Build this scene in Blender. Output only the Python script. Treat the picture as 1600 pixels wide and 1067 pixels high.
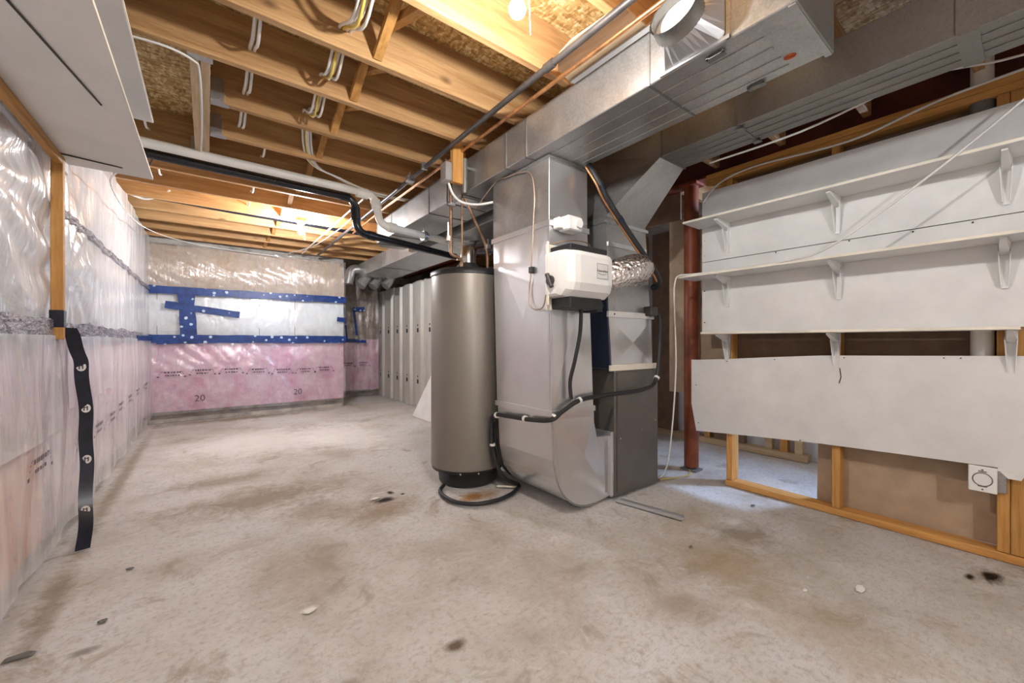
import bpy, math, random
from mathutils import Vector, Matrix, noise
random.seed(7)
for o in list(bpy.data.objects): bpy.data.objects.remove(o)
S = bpy.context.scene
C = S.collection
PI = math.pi
# ------------------------------------------------------------------ camera, world, exposure
cam_d = bpy.data.cameras.new('camera'); cam = bpy.data.objects.new('camera', cam_d); C.objects.link(cam)
cam.location = (0, 0, 1.1); cam.rotation_euler = (PI/2, 0, -math.atan(475/624.))
cam_d.sensor_width = 36; cam_d.lens = 624/1600*36; cam_d.clip_start = .02
S.camera = cam
W = bpy.data.worlds.new('world'); S.world = W; W.use_nodes = True
W.node_tree.nodes['Background'].inputs[0].default_value = (.55, .68, 1, 1)
W.node_tree.nodes['Background'].inputs[1].default_value = .6
S.view_settings.view_transform = 'Standard'; S.view_settings.look = 'None'
S.view_settings.gamma = 1; S.view_settings.use_curve_mapping = False
S.view_settings.exposure = 1.72
BULB_POWER = {'front': 400, 'far': 900, 'rear': 760}
# daylight at the small window of the side room (the lamp hangs in the window's own opening)
ld = bpy.data.lights.new('window_daylight', 'AREA'); ld.shape = 'RECTANGLE'; ld.size = .75; ld.size_y = .5
ld.energy = 60; ld.color = (.45, .63, 1)
lo = bpy.data.objects.new('window_daylight', ld); C.objects.link(lo)
lo.location = (4.47, 0.2, 1.95); lo.rotation_euler = (0, math.radians(90), 0)

# ------------------------------------------------------------------ materials
MATS = {}
class NT:
    def __init__(s, name):
        s.m = bpy.data.materials.new(name); s.m.use_nodes = True
        s.t = s.m.node_tree; s.b = s.t.nodes['Principled BSDF']; s.out = s.t.nodes['Material Output']
        s.co = s.t.nodes.new('ShaderNodeNewGeometry').outputs['Position']
        MATS[name] = s.m
    def n(s, typ, **kw):
        nd = s.t.nodes.new('ShaderNode'+typ)
        for k, v in kw.items():
            if k.startswith('i_'):
                k = k[2:]; k = int(k) if k.isdigit() else k.replace('_', ' ')
                if hasattr(v, 'links'): s.t.links.new(v, nd.inputs[k])
                else: nd.inputs[k].default_value = v
            else: setattr(nd, k, v)
        return nd
    def L(s, a, b): s.t.links.new(a, b)
    def map(s, scale, rot=(0,0,0), co=None):
        nd = s.n('Mapping'); s.L(co or s.co, nd.inputs[0]); nd.inputs['Scale'].default_value = scale; nd.inputs['Rotation'].default_value = rot
        return nd.outputs[0]
    def noise(s, scale, co=None, detail=6, rough=.6, dist=0):
        nd = s.n('TexNoise'); s.L(co or s.co, nd.inputs['Vector'])
        nd.inputs['Scale'].default_value = scale; nd.inputs['Detail'].default_value = detail
        nd.inputs['Roughness'].default_value = rough; nd.inputs['Distortion'].default_value = dist
        return nd.outputs['Fac']
    def ramp(s, fac, stops):
        nd = s.n('ValToRGB'); s.L(fac, nd.inputs[0]); e = nd.color_ramp.elements
        while len(e) < len(stops): e.new(.5)
        for i, (p, c) in enumerate(stops):
            e[i].position = p; e[i].color = (*c, 1) if not isinstance(c, (int, float)) else (c, c, c, 1)
        return nd.outputs[0]
    def mix(s, fac, a, b, mode='MIX'):
        nd = s.n('MixRGB', blend_type=mode)
        for i, v in enumerate((fac, a, b)):
            if hasattr(v, 'links'): s.L(v, nd.inputs[i])
            elif i == 0: nd.inputs[0].default_value = v
            else: nd.inputs[i].default_value = (*v, 1)
        return nd.outputs[0]
    def math(s, op, a, b=0.):
        nd = s.n('Math', operation=op)
        for i, v in enumerate((a, b)):
            if hasattr(v, 'links'): s.L(v, nd.inputs[i])
            else: nd.inputs[i].default_value = v
        return nd.outputs[0]
    def col(s, c):
        if hasattr(c, 'links'): s.L(c, s.b.inputs['Base Color'])
        else: s.b.inputs['Base Color'].default_value = (*c, 1)
    def set(s, rough=None, metal=None, spec=None):
        for k, v in (('Roughness', rough), ('Metallic', metal), ('Specular IOR Level', spec)):
            if v is None: continue
            if hasattr(v, 'links'): s.L(v, s.b.inputs[k])
            else: s.b.inputs[k].default_value = v
    def bump(s, h, strength=.3, dist=.01):
        nd = s.n('Bump'); s.L(h, nd.inputs['Height']); nd.inputs['Strength'].default_value = strength; nd.inputs['Distance'].default_value = dist
        s.L(nd.outputs[0], s.b.inputs['Normal']); return nd.outputs[0]
    def spot(s, c, r, fac_noise, soft=.75):
        """mask of a stain of ragged outline around floor point c with half-axes r"""
        sub = s.n('VectorMath', operation='SUBTRACT'); s.L(s.co, sub.inputs[0]); sub.inputs[1].default_value = (c[0], c[1], 0)
        div = s.n('VectorMath', operation='DIVIDE'); s.L(sub.outputs[0], div.inputs[0]); div.inputs[1].default_value = (r[0], r[1], 1)
        ln = s.n('VectorMath', operation='LENGTH'); s.L(div.outputs[0], ln.inputs[0])
        d = s.math('ADD', ln.outputs['Value'], s.math('MULTIPLY', s.math('SUBTRACT', fac_noise, .5), 2.2))
        return s.ramp(d, [(1-soft, 1.), (1., 0.)])

def plain(name, c, rough=.5, metal=0., var=.08, nscale=6, bump=0., bscale=60, spec=None, stretch=(1,1,1)):
    t = NT(name); co = t.map(stretch)
    f = t.noise(nscale, co)
    lo_ = tuple(max(0, v*(1-var*2)) for v in c); hi = tuple(min(1, v*(1+var*2)) for v in c)
    t.col(t.ramp(f, [(.3, lo_), (.7, hi)])); t.set(rough, metal, spec)
    if bump: t.bump(t.noise(bscale, co), bump, .004)
    return t.m

def wood(name, dark, light, axis, knot=True):
    t = NT(name); sc = [14, 14, 14]; sc[axis] = .9
    co = t.map(sc); oi = t.n('ObjectInfo')
    off = t.n('VectorMath', operation='ADD'); t.L(co, off.inputs[0])
    cmb = t.n('CombineXYZ'); r9 = t.math('MULTIPLY', oi.outputs['Random'], 37.)
    for i in range(3): t.L(r9, cmb.inputs[i])
    t.L(cmb.outputs[0], off.inputs[1]); v = off.outputs[0]
    g = t.noise(1.3, v, 8, .65, 1.2); g2 = t.noise(9, v, 4, .6, .3)
    c = t.ramp(g, [(.28, dark), (.5, tuple((a+b)/2 for a, b in zip(dark, light))), (.72, light)])
    c = t.mix(t.ramp(g2, [(.45, 0.), (.75, .35)]), c, tuple(x*.55 for x in dark))
    sk = [2.2, 2.2, 2.2]; sk[axis] = 1.2
    if knot:
        vor = t.n('TexVoronoi'); t.L(t.map(sk), vor.inputs['Vector']); vor.inputs['Scale'].default_value = 1.6
        c = t.mix(t.ramp(vor.outputs['Distance'], [(.03, .85), (.1, 0.)]), c, tuple(x*.35 for x in dark))
    tint = t.math('ADD', t.math('MULTIPLY', oi.outputs['Random'], .3), .82)
    cmb2 = t.n('CombineXYZ')
    for i in range(3): t.L(tint, cmb2.inputs[i])
    c = t.mix(1., c, cmb2.outputs[0], 'MULTIPLY')
    t.col(c); t.set(.62, 0, .3); t.bump(g2, .15, .003); return t.m

wood('wood_joist', (.38, .185, .07), (.67, .42, .195), 0)
wood('wood_y', (.42, .18, .045), (.72, .40, .13), 1)
wood('wood_z', (.45, .20, .05), (.72, .39, .12), 2)
wood('wood_pale', (.52, .36, .20), (.75, .58, .38), 1, False)

t = NT('osb')
v1 = t.n('TexVoronoi'); t.L(t.map((9, 26, 9), (0, 0, .35)), v1.inputs['Vector']); v1.inputs['Scale'].default_value = 2.7
v2 = t.n('TexVoronoi'); t.L(t.map((24, 10, 10), (0, 0, -.3)), v2.inputs['Vector']); v2.inputs['Scale'].default_value = 2.9
sep = t.n('SeparateColor'); t.L(v1.outputs['Color'], sep.inputs[0]); sep2 = t.n('SeparateColor'); t.L(v2.outputs['Color'], sep2.inputs[0])
fa = t.mix(.5, sep.outputs[0], sep2.outputs[1])
cc = t.ramp(fa, [(.15, (.34, .19, .06)), (.42, (.55, .35, .13)), (.65, (.70, .50, .22)), (.88, (.86, .73, .46))])
cc = t.mix(t.ramp(t.noise(55, None, 3), [(.5, 0.), (.75, .4)]), cc, (.28, .15, .05))
t.col(cc); t.set(.55); t.bump(fa, .25, .003)

t = NT('concrete_floor')
big = t.noise(.9, None, 8, .62, .4); mid = t.noise(3.4, None, 10, .7, .6); fine = t.noise(38, None, 8, .7)
scr = t.noise(5, t.map((1, 9, 1), (0, 0, .6)), 8, .75, .5)
c = t.ramp(big, [(.38, (.45, .415, .375)), (.5, (.56, .54, .515)), (.60, (.64, .64, .635))])
c = t.mix(t.ramp(mid, [(.4, 0.), (.62, .55)]), c, (.645, .63, .615))
c = t.mix(t.ramp(mid, [(.33, .8), (.43, 0.)]), c, (.37, .32, .265))
c = t.mix(t.ramp(fine, [(.5, 0.), (.72, .7)]), c, (.38, .325, .275))
pit = t.noise(120, None, 4, .7); c = t.mix(t.ramp(pit, [(.60, 0.), (.72, .5)]), c, (.30, .255, .21))
trow = t.noise(16, t.map((1, 6, 1), (0, 0, -.9)), 8, .8, 1.2); c = t.mix(t.ramp(trow, [(.52, 0.), (.62, .45)]), c, (.42, .365, .31))
flk = t.noise(6.5, None, 12, .78, 1.4); c = t.mix(t.ramp(flk, [(.60, 0.), (.66, .6)]), c, (.72, .69, .66)); c = t.mix(t.ramp(flk, [(.32, .65), (.39, 0.)]), c, (.37, .30, .235))
c = t.mix(t.ramp(scr, [(.62, 0.), (.7, .5)]), c, (.40, .335, .27))
c = t.mix(t.ramp(scr, [(.24, .5), (.34, 0.)]), c, (.74, .71, .68))
nz = t.noise(7, None, 10, .75, .8)
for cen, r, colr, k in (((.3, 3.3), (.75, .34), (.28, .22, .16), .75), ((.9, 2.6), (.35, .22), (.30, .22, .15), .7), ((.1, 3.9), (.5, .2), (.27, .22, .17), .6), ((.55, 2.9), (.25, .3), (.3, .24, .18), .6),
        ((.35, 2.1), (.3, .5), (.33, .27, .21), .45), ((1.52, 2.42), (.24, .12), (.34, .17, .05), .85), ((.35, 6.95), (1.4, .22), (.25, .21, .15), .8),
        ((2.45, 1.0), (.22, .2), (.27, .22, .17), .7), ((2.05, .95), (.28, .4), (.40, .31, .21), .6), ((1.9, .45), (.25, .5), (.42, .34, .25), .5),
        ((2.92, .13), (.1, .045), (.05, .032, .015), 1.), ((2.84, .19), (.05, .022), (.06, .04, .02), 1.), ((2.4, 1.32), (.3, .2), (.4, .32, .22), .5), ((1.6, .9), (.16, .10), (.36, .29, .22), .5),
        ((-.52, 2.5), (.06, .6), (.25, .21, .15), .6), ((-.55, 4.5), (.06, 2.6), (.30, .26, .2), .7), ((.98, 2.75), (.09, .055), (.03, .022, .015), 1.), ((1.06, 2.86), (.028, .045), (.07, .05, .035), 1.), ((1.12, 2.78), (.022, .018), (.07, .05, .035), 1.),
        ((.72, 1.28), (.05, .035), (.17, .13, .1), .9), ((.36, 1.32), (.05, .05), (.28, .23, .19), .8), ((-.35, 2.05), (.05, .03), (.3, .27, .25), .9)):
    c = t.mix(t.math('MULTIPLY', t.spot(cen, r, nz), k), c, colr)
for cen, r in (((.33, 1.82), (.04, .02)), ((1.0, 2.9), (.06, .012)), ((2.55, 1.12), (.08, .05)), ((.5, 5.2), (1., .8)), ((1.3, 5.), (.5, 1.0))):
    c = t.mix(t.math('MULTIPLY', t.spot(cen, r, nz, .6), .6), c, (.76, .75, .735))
bc = t.n('BrightContrast'); t.L(c, bc.inputs[0]); bc.inputs['Contrast'].default_value = .24; bc.inputs['Bright'].default_value = .02
t.col(bc.outputs[0]); t.set(t.ramp(mid, [(.3, .55), (.7, .8)]), 0, .35)
t.bump(t.mix(.5, fine, mid), .5, .008)

plain('concrete_wall', (.42, .39, .35), .85, 0, .2, 5, .4, 40)
def galv(name, c, rough, var=.16):
    t = NT(name)
    vor = t.n('TexVoronoi'); t.L(t.co, vor.inputs['Vector']); vor.inputs['Scale'].default_value = 130
    sp = t.n('SeparateColor'); t.L(vor.outputs['Color'], sp.inputs[0])
    f = t.mix(.85, sp.outputs[0], t.noise(2.6, None, 8, .62, .8))
    t.col(t.ramp(f, [(.3, tuple(v*(1-var) for v in c)), (.7, tuple(min(1, v*(1+var*.7)) for v in c))]))
    t.set(t.ramp(f, [(.3, rough-.05), (.7, rough+.08)]), .8); t.bump(t.noise(1.3, None, 1), .12, .02); return t.m
galv('galvanized', (.48, .48, .475), .34, .26)
plain('galvanized_bright', (.74, .745, .76), .30, .85, .035, 2.2)
galv('galvanized_dull', (.29, .28, .262), .46, .24)
plain('furnace_brown', (.155, .14, .125), .42, .35, .05)
plain('navy_metal', (.035, .045, .085), .5, .2)
plain('heater_taupe', (.245, .218, .186), .42, .35, .02, 2)
plain('black_plastic', (.018, .018, .02), .45)
plain('black_rubber', (.022, .022, .023), .5)
plain('abs_black', (.012, .013, .018), .25)
plain('pvc_white', (.80, .78, .72), .4, 0, .04)
plain('copper', (.62, .30, .13), .35, .85, .2, 12)
plain('copper_old', (.33, .20, .12), .5, .6, .25, 14)
plain('tubing_tan', (.50, .37, .28), .4, .6, .1)
plain('iron_pipe', (.075, .065, .06), .5, .4, .2)
plain('chrome', (.80, .78, .74), .16, 1., .05)
plain('white_paint', (.75, .74, .72), .5, 0, .04, 4, .12, 14)
plain('white_edge', (.82, .76, .64), .55)
plain('white_plastic', (.86, .85, .82), .35, 0, .02)
plain('white_metal', (.83, .82, .80), .35, 0, .03)
plain('grey_board', (.74, .72, .70), .55, 0, .03, 3)
plain('steel_panel', (.58, .56, .51), .5, .25, .08, 3, stretch=(1, 1, .3))
plain('dark_hole', (.01, .01, .01), .9)
plain('red_steel', (.23, .055, .02), .5, .1, .2, 5)
plain('maroon_steel', (.10, .02, .015), .55, .1, .25, 4)
plain('drywall_back', (.46, .335, .225), .8, 0, .06, 8, .1, 80)
plain('brown_paper', (.20, .125, .075), .8, 0, .1, 8)
plain('drywall_grey', (.55, .55, .56), .8, 0, .04)
plain('cable_white', (.80, .78, .74), .5, 0, .05)
plain('cable_yellow', (.72, .52, .10), .5)
plain('tape_black', (.010, .013, .026), .28, 0, .3, 20)
plain('paper', (.85, .84, .80), .7)
plain('print_ink', (.10, .07, .09), .7)
plain('orange_mark', (.62, .12, .02), .7, 0, .3, 40)
plain('red_paint', (.6, .04, .03), .5)
plain('rubber_grey', (.16, .15, .14), .6)

t = NT('foil'); vor = t.n('TexVoronoi'); t.L(t.co, vor.inputs['Vector']); vor.inputs['Scale'].default_value = 48
t.col((.86, .84, .81)); t.set(.14, 1.); t.bump(t.mix(.4, vor.outputs['Distance'], t.noise(60)), .9, .02)

t = NT('tape_blue'); vor = t.n('TexVoronoi'); t.L(t.co, vor.inputs['Vector']); vor.inputs['Scale'].default_value = 9.5; vor.inputs['Randomness'].default_value = .75
wn = t.noise(46, None, 4, .7)
f = t.math('ADD', vor.outputs['Distance'], t.math('MULTIPLY', wn, .18))
t.col(t.mix(t.ramp(f, [(.25, 1.), (.3, 0.)]), t.ramp(t.noise(14), [(.35, (.003, .022, .14)), (.7, (.007, .06, .28))]), (.50, .62, .80))); t.set(.35)
t.bump(t.noise(30), .4, .01)
t = NT('tape_crumpled')
t.col(t.ramp(t.noise(22, t.map((1, .35, 1.6)), 8, .75, 1.5), [(.38, (.05, .045, .07)), (.5, (.26, .24, .28)), (.66, (.62, .60, .66))])); t.set(.25); t.bump(t.noise(40, None, 5), .9, .02)

def insul(name, stops, scale=4.5, bump=.6):
    t = NT(name); f = t.noise(scale, None, 8, .62, .8)
    t.col(t.ramp(f, stops)); t.set(.9, 0, .1); t.bump(t.noise(14, None, 6), bump, .03); return t.m
insul('insulation_pink', [(.32, (.72, .38, .53)), (.5, (.84, .56, .70)), (.7, (.90, .75, .83))])
insul('insulation_peach', [(.32, (.82, .36, .22)), (.5, (.86, .50, .36)), (.7, (.86, .62, .53))], 3)
insul('insulation_pale', [(.3, (.78, .75, .76)), (.7, (.90, .88, .89))])
insul('insulation_lilac', [(.3, (.78, .60, .65)), (.7, (.88, .79, .82))], 3)
insul('insulation_beige', [(.3, (.50, .385, .29)), (.55, (.62, .51, .41)), (.72, (.68, .60, .52))], 7)
insul('insulation_brown', [(.3, (.22, .15, .11)), (.55, (.36, .27, .21)), (.75, (.50, .43, .38))], 7)
insul('foam_white', [(.3, (.80, .87, .91)), (.6, (.90, .94, .96))], 3, .1)

def film(name, milk, stretch, rot, bs=1., rough=.16, tint=(.93, .91, .93), gmax=.5, det=5):
    t = NT(name); co = t.map(stretch, rot)
    f = t.noise(5, co, det, .55, .7); g = t.noise(2.2, None, 4, .6, 1.)
    t.col(tint); t.set(rough, 0, .6)
    t.bump(t.mix(.45, f, g), bs, .035)
    tr = t.n('BsdfTransparent'); mx = t.n('MixShader')
    fac = t.ramp(f, [(.35, max(0, milk-.12)), (.7, min(1, milk+.2))])
    t.L(fac, mx.inputs[0]); t.L(tr.outputs[0], mx.inputs[1]); t.L(t.b.outputs[0], mx.inputs[2])
    t.set(.5, 0, .3)
    gl = t.n('BsdfGlossy'); gl.inputs['Roughness'].default_value = rough; gl.inputs['Color'].default_value = (.95, .95, .97, 1)
    fr = t.n('Fresnel'); fr.inputs['IOR'].default_value = 1.7; nb = t.b.inputs['Normal'].links[0].from_socket
    t.L(nb, fr.inputs['Normal']); t.L(nb, gl.inputs['Normal'])
    m2 = t.n('MixShader'); t.L(t.math('MINIMUM', t.math('MULTIPLY', fr.outputs[0], 1.6), gmax), m2.inputs[0]); t.L(mx.outputs[0], m2.inputs[1]); t.L(gl.outputs[0], m2.inputs[2]); t.L(m2.outputs[0], t.out.inputs[0])
film('film_left_upper', .52, (1, 1.8, .3), (.75, 0, 0), 1., .15, (.98, .97, .99), .32, 3)
film('film_left_lower', .40, (1, 1.3, .16), (.1, 0, 0), .8, .2, (.98, .95, .97), .22, 2)
film('film_far_upper', .06, (3., 1, .5), (0, .5, 0), 1., .13)
film('film_far_mid', .12, (1, 1, .6), (0, .6, 0), .6, .15)
film('film_far_lower', .10, (1.1, 1, .5), (0, -.5, 0), .8, .15)
film('film_brown', .06, (3, 1, .5), (0, .4, 0), 1., .15)

t = NT('bulb_glow'); t.b.inputs['Emission Color'].default_value = (1, .93, .84, 1); t.b.inputs['Emission Strength'].default_value = 0
t = NT('glass'); t.b.inputs['Transmission Weight'].default_value = 1; t.set(.02); t.col((1, 1, 1))

# ------------------------------------------------------------------ mesh builder
class MB:
    def __init__(s): s.v = []; s.f = []; s.mi = []; s.sm = []
    def add(s, vs, fs, m=0, smooth=False):
        k = len(s.v); s.v += [tuple(v) for v in vs]
        for f in fs: s.f.append([i+k for i in f]); s.mi.append(m); s.sm.append(smooth)
        return s
    def box(s, a, b, m=0):
        x0, x1 = sorted((a[0], b[0])); y0, y1 = sorted((a[1], b[1])); z0, z1 = sorted((a[2], b[2]))
        return s.hexa([(x0,y0,z0),(x1,y0,z0),(x1,y1,z0),(x0,y1,z0),(x0,y0,z1),(x1,y0,z1),(x1,y1,z1),(x0,y1,z1)], m)
    def hexa(s, p, m=0):
        return s.add(p, [(0,3,2,1),(4,5,6,7),(0,1,5,4),(1,2,6,5),(2,3,7,6),(3,0,4,7)], m)
    def bbox(s, a, b, r=.006, m=0):
        """box with chamfered edges"""
        a, b = Vector(a), Vector(b); c = (a+b)/2; h = Vector((abs(v) for v in (b-a)/2)); r = min(r, min(h)*.8)
        vs = {}; L = []
        for sx in (-1, 1):
            for sy in (-1, 1):
                for sz in (-1, 1):
                    for ax in range(3):
                        d = [h[0]-r, h[1]-r, h[2]-r]; d[ax] = h[ax]
                        vs[(sx, sy, sz, ax)] = len(L); L.append((c[0]+sx*d[0], c[1]+sy*d[1], c[2]+sz*d[2]))
        F = []
        def out(f):
            p = [Vector(L[i]) for i in f]; n = (p[1]-p[0]).cross(p[2]-p[0]); mid = sum(p, Vector())/len(p)
            F.append(f if n.dot(mid-c) > 0 else f[::-1])
        for ax in range(3):
            o = [i for i in range(3) if i != ax]
            for sg in (-1, 1):
                q = []
                for u, w in ((-1,-1),(1,-1),(1,1),(-1,1)):
                    k = [0, 0, 0]; k[ax] = sg; k[o[0]] = u; k[o[1]] = w; q.append(vs[(*k, ax)])
                out(q)
            for u in (-1, 1):
                for w in (-1, 1):
                    q = []
                    for e, A in ((-1, o[0]), (1, o[0]), (1, o[1]), (-1, o[1])):
                        k = [0, 0, 0]; k[ax] = e; k[o[0]] = u; k[o[1]] = w; q.append(vs[(*k, A)])
                    out(q)
        for sx in (-1, 1):
            for sy in (-1, 1):
                for sz in (-1, 1): out([vs[(sx, sy, sz, ax)] for ax in range(3)])
        return s.add(L, F, m)
    def tube(s, pts, r, n=10, m=0, cap=True, rf=None):
        P = [Vector(p) for p in pts]; k = len(P); V = []; up = None
        for i, p in enumerate(P):
            d = (P[min(i+1, k-1)]-P[max(i-1, 0)]).normalized()
            if up is None: up = d.orthogonal().normalized()
            up = (up-d*up.dot(d)); up = up.normalized() if up.length > 1e-5 else d.orthogonal().normalized()
            w = d.cross(up)
            for j in range(n):
                a = 2*PI*j/n; rr = (r[i] if isinstance(r, (list, tuple)) else r)*(rf(i, j) if rf else 1)
                V.append(p+(up*math.cos(a)+w*math.sin(a))*rr)
        F = [(i*n+j, i*n+(j+1) % n, (i+1)*n+(j+1) % n, (i+1)*n+j) for i in range(k-1) for j in range(n)]
        s.add(V, F, m, True)
        if cap:
            s.add(V[:n], [tuple(range(n))[::-1]], m); s.add(V[-n:], [tuple(range(n))], m)
        return s
    def lathe(s, c, prof, n=40, m=0):
        V = []
        for r, z in prof:
            for j in range(n):
                a = 2*PI*j/n; V.append((c[0]+r*math.cos(a), c[1]+r*math.sin(a), c[2]+z))
        k = len(prof)
        F = [(i*n+j, i*n+(j+1) % n, (i+1)*n+(j+1) % n, (i+1)*n+j) for i in range(k-1) for j in range(n)]
        s.add(V, F, m, True); s.add(V[:n], [tuple(range(n))[::-1]], m); s.add(V[-n:], [tuple(range(n))], m)
        return s
    def grid(s, nu, nv, fn, m=0, smooth=True):
        V = [fn(i/nu, j/nv) for j in range(nv+1) for i in range(nu+1)]
        F = [(j*(nu+1)+i, j*(nu+1)+i+1, (j+1)*(nu+1)+i+1, (j+1)*(nu+1)+i) for j in range(nv) for i in range(nu)]
        return s.add(V, F, m, smooth)
    def loft(s, rings, m=0, cap=True):
        n = len(rings[0]); V = [p for r in rings for p in r]
        s.add(V, [(i*n+j, i*n+(j+1) % n, (i+1)*n+(j+1) % n, (i+1)*n+j) for i in range(len(rings)-1) for j in range(n)], m)
        if cap: s.add(rings[0], [tuple(range(n))[::-1]], m); s.add(rings[-1], [tuple(range(n))], m)
        return s
    def prism(s, poly, axis, lo_, hi, m=0):
        def P(q, h):
            k = list(q); k.insert(axis, h); return tuple(k)
        return s.loft([[P(q, lo_) for q in poly], [P(q, hi) for q in poly]], m)
    def build(s, name, mats, parent=None, org=None):
        me = bpy.data.meshes.new(name)
        o0 = Vector(org) if org else Vector((0, 0, 0))
        me.from_pydata([tuple(Vector(v)-o0) for v in s.v], [], s.f)
        for mm in (mats if isinstance(mats, (list, tuple)) else [mats]): me.materials.append(MATS[mm])
        me.polygons.foreach_set('material_index', s.mi); me.polygons.foreach_set('use_smooth', s.sm)
        me.validate(); me.update()
        ob = bpy.data.objects.new(name, me); C.objects.link(ob)
        ob.location = o0
        if parent: ob.parent = parent; ob.location = o0-parent.location
        return ob
def arc(pts, rad=.05, n=6):
    """round the corners of a polyline"""
    P = [Vector(p) for p in pts]; out = [P[0]]
    for i in range(1, len(P)-1):
        a, b, c = P[i-1], P[i], P[i+1]
        r = min(rad, (a-b).length*.49, (c-b).length*.49)
        u = b+(a-b).normalized()*r; w = b+(c-b).normalized()*r
        for k in range(n+1):
            f = k/n; out.append(u*(1-f)**2+b*2*f*(1-f)+w*f*f)
    return out+[P[-1]]
def spline(pts, n=8):
    P = [Vector(p) for p in pts]; out = []
    for i in range(len(P)-1):
        p0, p1, p2, p3 = P[max(i-1, 0)], P[i], P[i+1], P[min(i+2, len(P)-1)]
        for k in range(n):
            f = k/n
            out.append(.5*((2*p1)+(p2-p0)*f+(2*p0-5*p1+4*p2-p3)*f*f+(3*p1-p0-3*p2+p3)*f**3))
    return out+[P[-1]]
def thing(name, label, cat, loc, group=None):
    o = bpy.data.objects.new(name, None); C.objects.link(o); o.location = loc; o.empty_display_size = .05
    return tag(o, label, cat, group)
def tag(o, label, cat, group=None):
    o['label'] = label; o['category'] = cat
    if group: o['group'] = group
    return o
def struct(o, label):
    o['kind'] = 'structure'; o['label'] = label; o['category'] = o.name.split('_')[0]; return o
def lab(o, label): o['label'] = label; return o
def text_obj(name, body, size, mat, parent, M, depth=.0015):
    cu = bpy.data.curves.new(name, 'FONT'); cu.body = body; cu.size = size; cu.extrude = depth; cu.align_x = 'CENTER'; cu.align_y = 'CENTER'
    ob = bpy.data.objects.new(name+'_tmp', cu); C.objects.link(ob)
    dg = bpy.context.evaluated_depsgraph_get(); dg.update()
    me = bpy.data.meshes.new_from_object(ob.evaluated_get(dg)); bpy.data.objects.remove(ob)
    me.transform(M); me.materials.clear(); me.materials.append(MATS[mat])
    o = bpy.data.objects.new(name, me); C.objects.link(o)
    if parent: o.parent = parent; o.location = -parent.location
    return o
def nz(x, y, z, s=1.): return noise.noise(Vector((x*s, y*s, z*s)))

JZ, TOPZ = 2.50, 2.76
# ------------------------------------------------------------------ structure: floor, ceiling, walls
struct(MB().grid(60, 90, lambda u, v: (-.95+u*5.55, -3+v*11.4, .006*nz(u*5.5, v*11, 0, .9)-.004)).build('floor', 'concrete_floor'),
       'stained grey concrete basement floor')
ceil = MB().box((-1, -3.1, TOPZ), (4.6, 8.5, TOPZ+.02)).build('ceiling', 'osb'); struct(ceil, 'oriented strand board subfloor over bare joists')
joists_y = [1.54-.46*k for k in range(9, 0, -1)]+[1.54, 2.01, 2.44, 2.90, 3.36, 3.80, 4.28, 4.75, 5.21, 5.67, 6.13, 6.59, 7.05]
for y in joists_y:
    x0 = .015 if y in (2.90, 3.36) else -.78
    MB().bbox((x0, y, JZ), (3.27, y+.04, TOPZ-.001), .003).build('joist', 'wood_joist', ceil, (x0, y, JZ))
for y in joists_y:
    MB().bbox((3.412, y, JZ), (4.39, y+.04, TOPZ-.001), .003).build('joist', 'wood_joist', ceil, (3.41, y, JZ))
for dx in (0, .044):
    MB().bbox((-.075+dx, 2.485, JZ), (-.035+dx, 3.795, TOPZ-.001), .003).build('header', 'wood_pale', ceil, (-.075+dx, 2.485, JZ))
for y in (2.90, 3.36):
    MB().box((.012, y-.003, JZ-.003), (.10, y+.043, JZ)).box((.012, y-.004, JZ), (.075, y-.001, JZ+.14)).build('joist_hanger', 'galvanized', ceil, (.012, y, JZ))
MB().box((-.08, 2.478, JZ-.003), (.02, 2.52, JZ)).box((-.083, 2.482, JZ), (-.08, 2.56, JZ+.13)).build('joist_hanger', 'galvanized', ceil, (-.08, 2.478, JZ))
MB().box((-.083, 3.74, JZ-.003), (.02, 3.81, JZ)).box((-.10, 3.795, JZ), (-.03, 3.799, JZ+.13)).build('joist_hanger', 'galvanized', ceil, (-.08, 3.75, JZ))
# cross bridging in every bay
for a, b in zip(joists_y[7:-1], joists_y[8:]):
    ya, yb = a+.04, b; xb = .66
    for k, (z0, z1) in enumerate(((TOPZ-.05, JZ+.03), (JZ+.03, TOPZ-.05))):
        x = xb+.05*k+.02*nz(a, k, 3)
        d = Vector((0, yb-ya, z1-z0)).normalized(); n = Vector((0, -d.z, d.y))*.019
        p = [Vector((x, ya, z0)), Vector((x, yb, z1))]; w = Vector((.042, 0, 0))
        MB().hexa([p[0]-n, p[0]-n+w, p[1]-n+w, p[1]-n, p[0]+n, p[0]+n+w, p[1]+n+w, p[1]+n]).build('bridging', 'wood_y', ceil, p[0])
# second bridging row to the right at far end
for a, b in zip(joists_y[16:-1], joists_y[17:]):
    ya, yb = a+.04, b; x = 1.62
    d = Vector((0, yb-ya, .15)).normalized(); n = Vector((0, -d.z, d.y))*.019; w = Vector((.042, 0, 0))
    p = [Vector((x, ya, JZ+.05)), Vector((x, yb, JZ+.2))]
    MB().hexa([p[0]-n, p[0]-n+w, p[1]-n+w, p[1]-n, p[0]+n, p[0]+n+w, p[1]+n+w, p[1]+n]).build('bridging', 'wood_y', ceil, p[0])

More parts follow.
